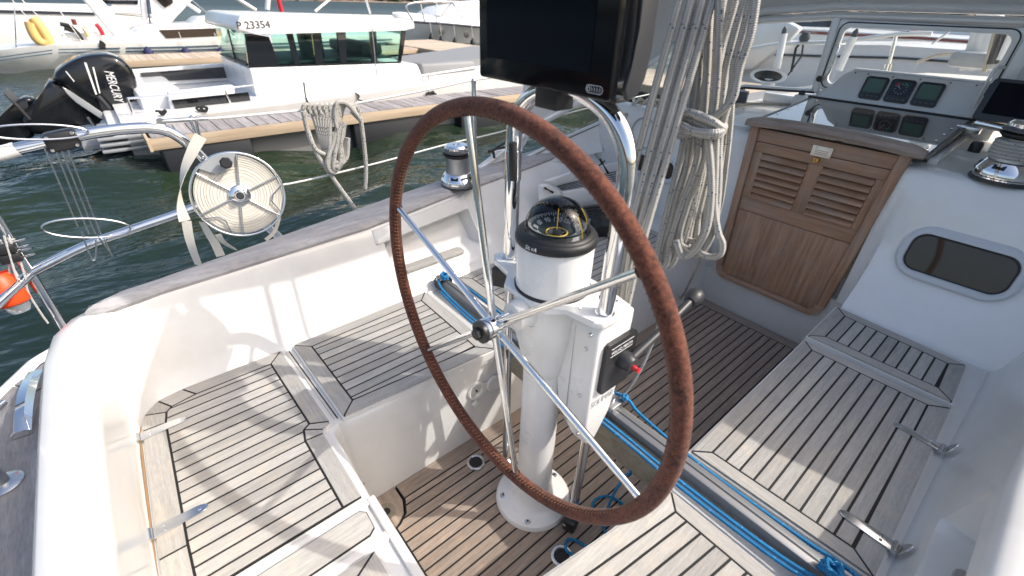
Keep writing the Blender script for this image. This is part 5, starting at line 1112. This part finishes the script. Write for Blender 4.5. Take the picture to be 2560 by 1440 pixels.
for p in ([(163, 178), (166, 178), (187, 204), (184, 204)], [(210, 156), (216, 157), (243, 236), (239, 237)], [(231, 168), (235, 168), (251, 232), (248, 234)]): eng('decal_stripe', p, M['print_white'], OXc+.0015, -.004)
cdir = UX(303, 270, OXc)-UX(270, 176, OXc); text('maker_name', 'MERCURY', .145, UX(284, 216, OXc)+Vector((.002, 0, 0)), cdir, Vector((0, 0, 1))+cdir.cross(Vector((1, 0, 0))).normalized()*0+Vector((0, .35, .4)), M['print_white'], ob, ext=.002, sx=.62, shear=.25)
tube('tilt_ram', [UX(245, 240, OXc+.02), UX(300, 300, OXc+.02)], .03, M['charcoal'], ob, seg=10); tube('steer_ram', [UX(218, 292, OXc+.02), UX(245, 330, OXc+.02)], .022, M['steel'], ob, seg=10)
lathe('prop_hub', [(.10, -.1), (.12, .1), (.06, .25), (0, .28)], M['charcoal'], ob, c=UX(-20, 320, OXc-.3), axis=(-.0, -.8, -.5), seg=20)
# ------------------------------------------------------------------ boats further off
def hull_y(par, x, half, px_sheer, zb, mt, side=-1, name='hull'):
    "hull lying fore and aft; near side sheer surveyed on plane x"
    pts = [UX(a, b, x) for a, b in px_sheer]; rows = []
    for p, k in zip(pts, [interp([(0, .25), (.25, .8), (.5, 1), (1, 1)], i/(len(pts)-1)) for i in range(len(pts))]):
        d = half*(1-k); rows.append([(x-half, p.y, zb-.3), (x-d-.35*half*k, p.y, zb-.3), (x-d-.12*half, p.y, zb+.15), (x-d, p.y, p.z-.25), (x-d, p.y, p.z), (x-d-.1, p.y, p.z+.02), (x-half, p.y, p.z+.06), (x-2*half+d, p.y, p.z), (x-2*half+d+.3*half, p.y, zb-.3)])
    return loft(name, rows, mt, par, ang=50, caps=True)
def sx_(par, name, px, x, th, mt, bev=0): return extr(name, [UX(a, b, x) for a, b in px], (th, 0, 0), mt, par, bev=bev)
# sailing boat with two blue stripes
sbx = -17.2
s1 = thing('moored_sailing_boat', 'white sailing boat with two thin blue hull stripes behind the outboard engine', 'sailing boat', UX(250, 170, sbx))
hull_y(s1, sbx, 1.5, [(-150, 152), (-60, 138), (30, 124), (110, 114), (240, 108), (400, 105), (620, 98), (800, 92), (1000, 86)], -.5, M['cream_hull'])
def stripe(dy, w=2.6):
    segs = [[(-60, 152), (0, 142), (70, 132), (131, 124)], [(146, 122.5), (220, 121), (300, 119)], [(315, 118.5), (450, 116), (560, 112), (800, 104), (980, 97)]]
    for s in segs: sx_(s1, 'stripe', [(a, b+dy) for a, b in s]+[(a, b+dy+w) for a, b in s[::-1]], sbx+.012, .02, M['stripe_blue'])
stripe(0); stripe(8)
sx_(s1, 'coach_roof', [(318, 108), (345, 75), (390, 64), (560, 58), (600, 98)], sbx-.5, -1.9, M['hull_white'], .06); sx_(s1, 'cabin_window', [(397, 75), (552, 70), (556, 90), (415, 96)], sbx-.49, .02, M['smoke_pane'])
sx_(s1, 'cockpit_side', [(100, 112), (160, 84), (240, 80), (320, 104)], sbx-.6, -.25, M['hull_white'], .03); sx_(s1, 'helm_seat', [(150, 84), (180, 66), (215, 66), (235, 84)], sbx-1.2, -.6, M['hull_white'], .05)
sx_(s1, 'coach_roof', [(480, 60), (500, 44), (556, 40), (600, 58)], sbx-.8, -1.4, M['hull_white'], .05)
for k, x in enumerate((372, 466, 553)):
    f = thing('fender', ('navy cloth-covered fender hanging on the striped sailing boat, nearest the engine', 'middle navy fender of the striped sailing boat', 'navy fender of the striped sailing boat beside the cabin boat\'s door')[k], 'fender', UX(x, 148, sbx+.2), 'navy fenders on the striped boat'); c = UX(x, 134, sbx+.18)
    lathe('body', [(0, -.17), (.10, -.165), (.125, -.12), (.12, .05), (.08, .12), (.03, .17), (0, .18)], M['navy'], f, c=c, seg=16); tube('line', [c+Vector((0, 0, .17)), c+Vector((-.15, 0, .55))], .008, M['cord_white'], f, seg=6)
for pts, r, mt in (([(30, 0), (140, 128)], .012, 'steel'), ([(55, 0), (165, 110)], .01, 'steel'), ([(40, 118), (36, 20)], .014, 'chrome'), ([(170, 100), (120, 40)], .012, 'chrome'), ([(205, 104), (150, 28)], .012, 'chrome'), ([(60, 62), (140, 92), (250, 108)], .01, 'cord_white'), ([(240, 106), (190, 50)], .012, 'chrome'), ([(600, 100), (480, 0)], .015, 'steel')): tube('rigging', [UX(a, b, sbx-.3) for a, b in pts], r, M[mt], s1, seg=6)
bq = thing('horseshoe_buoy', 'faded yellow horseshoe buoy on the rail of the striped sailing boat', 'lifebuoy', UX(105, 108, sbx-.2))
tube('buoy', [UX(a, b, sbx-.25) for a, b in ((80, 44), (92, 56), (108, 78), (121, 100), (112, 108), (96, 100), (82, 78), (76, 56))], .115, M['buoy_yellow'], bq, seg=12, sm=4)
for k, (pts, mt) in enumerate((([(240, 60), (250, 72), (258, 88)], 'red'), ([(182, 48), (188, 62)], 'maroon'), ([(150, 60), (175, 66), (195, 84), (205, 100)], 'cord_black'), ([(160, 70), (185, 78)], 'cord_black'), ([(208, 66), (222, 92)], 'buoy_yellow'))): tag(tube('cockpit_gear', [UX(a, b, sbx-.5) for a, b in pts], .05, M[mt], None, seg=8, sm=3), ('red and white gear in the cockpit of the striped sailing boat', 'dark red bundle on the far rail of the striped sailing boat', 'black strap in the cockpit of the striped sailing boat', 'short black strap beside the yellow buoy', 'yellow rope hanging in the cockpit of the striped sailing boat')[k], 'gear')
cleat = tag(tube('mooring_line', [UX(256+6*math.sin(k*2.1), 112+9*math.cos(k*1.7), sbx+.05) for k in range(10)], .03, M['cord_black'], None, seg=7, sm=4), 'black mooring line on the cleat of the striped sailing boat', 'rope')
# broad white motor yacht behind it
mx = -25
s2 = thing('motor_yacht', 'large white motor yacht with a dark stripe behind the striped sailing boat', 'motor yacht', UX(150, 120, mx))
sx_(s2, 'hull', [(-400, 22), (0, 25), (235, 31), (420, 45), (430, 130), (-400, 130)], mx, -5, M['cream_hull'], .15); sx_(s2, 'stripe', [(-400, 21), (0, 24.5), (232, 31), (240, 37), (0, 31), (-400, 28)], mx+.02, .03, M['stripe_dark'])
sx_(s2, 'bulwark', [(-400, 2), (0, 7), (200, 10), (250, 12), (400, 40), (235, 31), (0, 24.5), (-400, 21)], mx+.05, -.4, M['hull_white'], .05); sx_(s2, 'superstructure', [(250, -60), (345, -60), (352, 44), (290, 44)], mx-.6, -3, M['hull_white']); sx_(s2, 'window', [(252, 0), (345, 0), (345, 11), (256, 9)], mx-.58, .03, M['tinted_window'])
# radar arch: thick slanted white leg with its cross window
ar = thing('radar_arch', 'thick slanted white radar arch leg rising from the striped boat\'s neighbour', 'radar arch', UX(325, 108, -18.6)); sx_(ar, 'leg', [(196, -14), (242, -14), (350, 104), (300, 108)], -18.6, -.5, M['hull_white'], .06); sx_(ar, 'post', [(350, -10), (366, -10), (370, 48), (356, 52)], -18.9, -.3, M['alu_frame'], .03); sx_(ar, 'screen', [(372, -20), (450, -20), (480, 0), (425, 60), (384, 62)], -18.7, -.06, M['hull_white']); sx_(ar, 'clear_patch', [(380, -10), (432, -10), (432, 8), (412, 20)], -18.66, .03, M['glass_smoke']); sx_(ar, 'trim', [(365, 0), (369, 0), (377, 58), (373, 58)], -18.65, .05, M['navy'])
tube('stay', [UX(440, -10, -18.4), UX(500, 30, -18.4)], .06, M['hull_white'], ar, seg=8)
# cruiser on the right with bow rail, portholes and fenders
cx_ = -21
s3 = thing('motor_cruiser', 'white motor cruiser with bow rail and black fenders left of the chart plotter', 'motor cruiser', UX(1120, 120, cx_))
def cru():
    sh = [(1034, 58), (1050, 56), (1090, 59), (1140, 63), (1200, 68), (1300, 78)]; lo = [(1040, 62), (1062, 92), (1080, 108), (1130, 120), (1200, 132), (1300, 150)]; rows = []
    for i, (a, b) in enumerate(zip(sh, lo)):
        w = (.05, .5, 1.1, 1.5, 1.7, 1.8)[i]; p = UX(*a, cx_); q = UX(*b, cx_); mid = cx_-2
        rows.append([(mid, q.y, -.7), (lerp(mid, cx_, w/2.2*.7), q.y, q.z-.3), (lerp(mid, cx_, w/1.9), p.y, p.z-.04), (lerp(mid, cx_, w/1.85), p.y, p.z), (mid+w*.9*.8, p.y, p.z+.28), (mid, p.y, p.z+.38), (mid-w, p.y, p.z+.2), (mid-w, p.y, p.z), (mid-w*.6, q.y, -.7)])
    loft('hull', rows, M['hull_white'], s3, ang=55, caps=True)
cru()
tube('sheer_stripe', [UX(a, b, cx_+.03) for a, b in ((1036, 55), (1090, 58.5), (1140, 62.5), (1200, 68))], .05, M['stripe_dark'], s3, seg=6)
for a, b in ((1104, 78), (1166, 86)): lathe('porthole', [(.16, 0), (.16, .02), (.11, .03), (0, .03)], M['black_plastic'], s3, c=UX(a, b, cx_+.06), axis=(1, 0, .15), seg=18)
for k, (a, b) in enumerate(((1079, 100), (1104, 106), (1138, 110), (1182, 112))):
    f = thing('fender', ('black fender nearest the bow of the motor cruiser', 'second black fender from the cruiser\'s bow', 'third black fender from the cruiser\'s bow', 'black fender of the cruiser beside the chart plotter')[k], 'fender', UX(a, b+8, cx_+.3), 'black fenders on the cruiser'); c = UX(a, b-2, cx_+.3); lathe('body', [(0, -.26), (.12, -.24), (.15, -.15), (.13, .08), (.05, .24), (0, .28)], M['black_rubber'], f, c=c, seg=14); tube('line', [c+Vector((0, 0, .26)), c+Vector((-.1, 0, 1.1))], .012, M['cord_white'], f, seg=6)
tube('bow_rail', [UX(a, b, cx_-.1) for a, b in ((1032, 50), (1016, 22), (1022, 10), (1060, 4), (1110, 4), (1200, 6))], .035, M['chrome'], s3, seg=8, sm=3)
for a, b, c2, d in ((1050, 5, 1062, 54), (1092, 4, 1090, 57), (1130, 5, 1104, 40), (1130, 5, 1160, 50)): tube('rail_post', [UX(a, b, cx_-.1), UX(c2, d, cx_-.1)], .028, M['chrome'], s3, seg=6)
sx_(s3, 'deck_house', [(1095, 40), (1125, 20), (1300, -10), (1300, 70), (1140, 56)], cx_-1, -2.4, M['hull_white'], .1)
# thin masts and stays over the roof of the cabin boat
for k, (pts, r, mt, lab) in enumerate((([(672, -20), (668, 24)], .07, 'alu_frame', 'pale mast beyond the cabin boat\'s roof'), ([(590, -5), (640, 26)], .05, 'hull_white', 'white diagonal spar beyond the cabin boat\'s roof'), ([(694, -10), (704, 30)], .06, 'red', 'red marker post beyond the cabin boat\'s roof'), ([(912, -10), (926, 34)], .02, 'chrome', 'thin steel pole standing on the cabin boat\'s roof'), ([(828, -5), (788, 28)], .02, 'tape', 'pale slanting stay over the cabin boat\'s roof'))): tag(tube('spar', [UX(a, b, -15 if k < 3 else -8.3) for a, b in pts], r, M[mt], None, seg=8), lab, 'spar')

# ------------------------------------------------------------------ boats ahead, seen through the windscreen
def hull_x(name, label, y, px, zb, mt, stripes, th=2.6, deck=True):
    t = thing(name, label, 'boat', UY(px[0][0], px[0][1], y)*1.0); P = [UY(a, b, y) for a, b in px]; t.location = (P[0].x, y, -.45)
    extr('hull', P+[Vector((p.x, y, zb)) for p in P[::-1]], (0, th, 0), mt, t, bev=.05)
    for st, w, m_ in stripes: extr('stripe', [UY(a, b, y-.012) for a, b in st]+[UY(a, b+w, y-.012) for a, b in st[::-1]], (0, -.015, 0), m_, t)
    return t
h1 = hull_x('moored_yacht', 'white yacht with a grey waterline stripe seen close ahead through the windscreen', 11.3, [(1700, 112), (1850, 108), (2000, 112), (2200, 112), (2460, 128), (2700, 150)], -.6, M['hull_white'], [([(1700, 132), (1850, 130), (2050, 137), (2250, 142), (2450, 156)], 6, M['stripe_dark'])])
h2 = hull_x('moored_yacht', 'white boat with a dark red sheer stripe beyond the yacht ahead', 14.5, [(1800, 68), (1900, 68), (2050, 74), (2200, 84), (2460, 100), (2650, 115)], -.6, M['hull_white'], [([(1880, 72), (2000, 76), (2100, 82), (2300, 92), (2460, 104)], 7, M['maroon'])])
h3 = hull_x('moored_yacht', 'dark blue hulled boat at the back, seen through the top of the windscreen', 19, [(1980, 40), (2050, 30), (2150, 34), (2300, 45)], -.6, M['blue_hull'], [([(2090, 66), (2270, 74)], 4, M['hull_white'])]); text('hull_lettering', '25', .28, UY(2023, 48, 18.98), (1, 0, 0), (0, 0, 1), M['print_white'], h3, ext=.004)
h4 = hull_x('moored_yacht', 'white boat with blue covers at the right end of the windscreen view', 17, [(2280, 58), (2330, 55), (2480, 66), (2700, 80)], -.6, M['hull_white'], [])
extr('cover', [UY(a, b, 16.9) for a, b in ((2268, 64), (2312, 62), (2318, 76), (2266, 76))], (0, -.1, 0), M['alu_frame'], h4); extr('red_flag', [UY(a, b, 16.7) for a, b in ((2282, 61), (2298, 61), (2292, 76), (2277, 76))], (0, -.02, 0), M['red'], h4)
# tarpaulin-covered boat beside it on the left
sx5 = thing('covered_boat', 'boat under a pale blue-grey cover seen through the port side window', 'boat', UY(1905, 120, 10.9)); extr('cover', [UY(a, b, 10.9) for a, b in ((1700, 150), (1760, 60), (1860, 44), (1960, 50), (2000, 70), (1960, 110), (1880, 175), (1700, 200))], (0, .25, 0), M['alu_frame'], sx5, bev=.05)
# our own foredeck: two white slanting struts, furled sheet block, rails
for k, (a, b, c2, d, y) in enumerate(((1942, 172, 1960, 84, 3.6), (2096, 176, 2134, 92, 3.5))):
    t = thing('deck_strut', ('white slanting tube with a dark cap seen through the port side window', 'white slanting tube with a dark cap seen through the front window')[k], 'strut', UY(a, b, y), 'white tubes on the foredeck'); tube('tube', [UY(a, b, y), UY(c2, d, y)], .026, M['hull_white'], t, seg=14); lathe('cap', [(.02, 0), (.018, .03), (.006, .05), (0, .05)], M['charcoal'], t, c=UY(c2, d, y), axis=UY(c2, d, y)-UY(a, b, y), seg=14)
rr_ = thing('bow_rail', 'thin white rails and lines on the foredeck beyond the windscreen', 'railing', UY(2200, 120, 5)); 
for pts, r, mt in (([(1860, 124), (1940, 110), (2090, 105), (2240, 86), (2330, 84)], .016, 'white_plastic'), ([(2240, 88), (2222, 160)], .014, 'chrome'), ([(2222, 160), (2216, 180)], .03, 'chrome'), ([(2330, 110), (2400, 60)], .008, 'steel'), ([(2290, 156), (2340, 138), (2440, 128)], .012, 'rope_cream'), ([(2010, 96), (1990, 120), (1978, 180)], .012, 'cord_black'), ([(2010, 96), (2004, 140), (1970, 188)], .008, 'cord_black')): tube('line', [UY(a, b, 4.4) for a, b in pts], r, M[mt], rr_, seg=8)
lathe('block', [(0, -.04), (.04, -.03), (.045, 0), (.03, .04), (0, .045)], M['black_plastic'], rr_, c=UY(2012, 93, 4.4), seg=14)
ms = thing('mast_foot', 'pale mast with lines and grey fittings standing beyond the right part of the windscreen', 'mast', UY(2440, 170, 3.9)); tube('spar', [UY(2432, 175, 3.95), UY(2478, 30, 3.95)+Vector((0, 0, 1.5))*0, UY(2478, 30, 3.95)+(UY(2478, 30, 3.95)-UY(2432, 175, 3.95))*1.2], .07, M['alu_frame'], ms, seg=18)
for a, b, c2, d, r, mt in ((2460, 180, 2490, 70, .012, 'rope_cream'), (2500, 150, 2540, 70, .03, 'hull_white'), (2480, 160, 2510, 75, .03, 'charcoal'), (2520, 190, 2550, 110, .02, 'navy')): tube('fitting', [UY(a, b, 3.7), UY(c2, d, 3.7)], r, M[mt], ms, seg=8)
box('mast_collar', UY(2450, 150, 3.9), (.3, .2, .10), M['grp_grey'], ms, bev=.03)

# ------------------------------------------------------------------ far shore
def shore():
    bm = new(); rnd = random.Random(11)
    def at(d, a): return Vector((CAM.x-d*math.sin(a), CAM.y+d*math.cos(a), 0))
    rows = []
    for i in range(120):
        a = math.radians(-75+170*i/119); r = []
        for d, z in ((260, -.6), (262, -.2), (266, .2+.3*rnd.random()), (275, 2+2*rnd.random()), (310, 4+2*rnd.random()), (370, 5)): p = at(d+10*math.sin(a*9), a); r.append((p.x, p.y, z))
        rows.append(r)
    o = loft('shore_terrain', rows, M['rock'], None); o['kind'] = 'structure'
    bm = new()
    for i in range(2600):
        a = math.radians(-75+170*rnd.random()); d = 264+60*rnd.random()**1.6; p = at(d+10*math.sin(a*9), a); h = rnd.uniform(2, 6); base = max(0, (d-268)*.12); w = rnd.uniform(.9, 2.0)
        for q in range(9):
            c = p+Vector((rnd.gauss(0, w*.6), rnd.gauss(0, w*.6), base+h*rnd.random())); s = rnd.uniform(.5, 1.1); vs = [bm.verts.new(c+Vector((rnd.gauss(0, s), rnd.gauss(0, s), rnd.gauss(0, s)))) for _ in range(4)]
            for f in ((0, 1, 2), (0, 2, 3), (0, 3, 1), (1, 2, 3)): bm.faces.new([vs[k] for k in f])
    t = finish('far_wood', bm, M['foliage'], None); t['kind'] = 'stuff'; t['label'] = 'dark green wood along the far shore'; t['category'] = 'wood'
shore()

# ------------------------------------------------------------------ small things in the cockpit
ck_ = thing('shower_cup', 'white plastic shower socket with an open cap on the front of the port bench', 'shower socket', (-.345, .02, .21))
c = Vector((-.342, .012, .232)); n_ = Vector((1, 0, .05)).normalized()
lathe('ring', [(.0385, -.004), (.0385, .004), (.034, .008), (.028, .006), (.0265, -.003)], M['white_plastic'], ck_, c=c, axis=n_, seg=32, close=False); lathe('well', [(.028, .003), (.024, -.002), (0, -.003)], M['plate'], ck_, c=c, axis=n_, seg=28, close=False); tube('hose_end', [c+n_*.002+Vector((0, .004, -.008)), c+n_*.004+Vector((0, -.002, .004))], .003, M['charcoal'], ck_, seg=8)
lathe('open_cap', [(.034, -.002), (.035, .004), (.030, .009), (.028, .005), (0, .004)], M['white_plastic'], ck_, c=c+Vector((.006, .078, -.002)), axis=n_, seg=30); extr('web', [c+Vector((.004, .025, .024)), c+Vector((.004, .05, .020)), c+Vector((.004, .05, -.018)), c+Vector((.004, .025, -.026))], (.003, 0, 0), M['white_plastic'], ck_)
box('tab', c+Vector((.010, -.012, -.054)), (.014, .026, .026), M['white_plastic'], ck_, rot=Matrix.Rotation(.5, 3, 'X'), bev=.005)
tag(lathe('snap_bead', [(0, -.006), (.006, -.003), (.007, .002), (.004, .006), (0, .0065)], M['chrome'], None, c=UX(906, 1210, -.342), axis=(1, 0, 0), seg=14), 'tiny chrome stud on the port bench front near the corner seat', 'stud')
# locker box with elastic closures in the forward port coaming, dark mesh below
lkb = thing('coaming_locker', 'white pocket locker with elastic toggles in the forward port coaming', 'locker', (-.93, 1.05, .39))
X1 = -.965
extr('front', [UX(a, b, X1) for a, b in ((1362, 458), (1392, 474), (1400, 512), (1440, 560), (1392, 520), (1386, 588), (1352, 590), (1344, 462))][:4]+[UX(1386, 588, X1), UX(1350, 590, X1), UX(1344, 460, X1)], (.03, 0, 0), M['hull_white'], lkb, bev=.006)
extr('lower_flap', [UX(a, b, X1) for a, b in ((1398, 476), (1520, 452), (1560, 485), (1555, 520), (1440, 512), (1400, 510))], (.035, 0, 0), M['hull_white'], lkb, bev=.006)
extr('top_roll', [UX(a, b, X1-.03) for a, b in ((1356, 450), (1440, 424), (1560, 400), (1560, 430), (1470, 445), (1392, 466))], (.02, 0, 0), M['hull_white'], lkb, bev=.008)
for k in range(5): tube('slit', [UX(1392+3*k, 466+2.3*k, X1+.012), UX(1560, 424+6*k, X1+.012)], .0028, M['charcoal'], lkb, seg=6)
for a, b, c2, d in ((1362, 470, 1382, 481), (1500, 398, 1520, 432)): tube('toggle', [UX(a, b, X1+.045), UX((a+c2)/2, (b+d)/2, X1+.048), UX(c2, d, X1+.045)], [.006, .0035, .007], M['black_rubber'], lkb, seg=8)
tube('toggle', [UX(1498, 414, X1+.04), UX(1512, 402, X1+.04)], .004, M['black_rubber'], lkb, seg=8)
ms_ = thing('mesh_panel', 'dark ribbed mat standing on the port bench behind the compass', 'mat', UX(1490, 590, -.90)); 
extr('panel', [UX(a, b, -.905) for a, b in ((1440, 518), (1530, 506), (1545, 560), (1470, 600))], (.012, 0, 0), M['charcoal'], ms_)
for k in range(9): tube('rib', [UX(1440+2*k, 522+7*k, -.89), UX(1530, 509+7*k, -.89)], .0035, M['grey_plastic'], ms_, seg=5)
bg_ = thing('black_bag', 'crumpled black bag lying on the port bench behind the compass', 'bag', UZ(1500, 590, .39)); rn = random.Random(4); bm = new(); bmesh.ops.create_icosphere(bm, subdivisions=3, radius=1)
cb_ = UZ(1500, 585, .39)+Vector((0, .02, .05))
for v in bm.verts: v.co = cb_+Vector((v.co.x*.075, v.co.y*.075, max(v.co.z, -.7)*.085))*(1+.22*math.sin(v.co.x*7+1)*math.cos(v.co.y*6+v.co.z*5))
finish('sack', bm, M['black_rubber'], bg_, smooth=True)
for k in range(3): tube('strap', [cb_+Vector((.02*k-.02, -.03, .07)), cb_+Vector((.03*k, 0, .10)), cb_+Vector((.05, .04, .05+.01*k))], .005, M['cord_black'], bg_, seg=6, sm=4)
# rope heap on the port side deck forward
rh = thing('rope_heap', 'heap of cream rope loops on the port side deck behind the mainsheet', 'rope heap', UX(1640, 290, -1.1)); rn = random.Random(9)
for k in range(6): tube('loop', [UX(1600+16*k+14*math.cos(a)+rn.uniform(-3, 3), 262+rn.uniform(-6, 6)+9*math.sin(a), -1.05-.03*k) for a in [2*math.pi*i/10 for i in range(10)]], .011, M['rope_cream'], rh, seg=8, closed=True, sm=4)
tube('loop', [UX(1560, 288, -1.05), UX(1585, 282, -1.05), UX(1600, 262, -1.05), UX(1618, 252, -1.05)], .012, M['rope_cream'], rh, seg=8, sm=4); tube('block', [UX(1600, 285, -1.08), UX(1680, 280, -1.08)], .04, M['charcoal'], rh, seg=10)
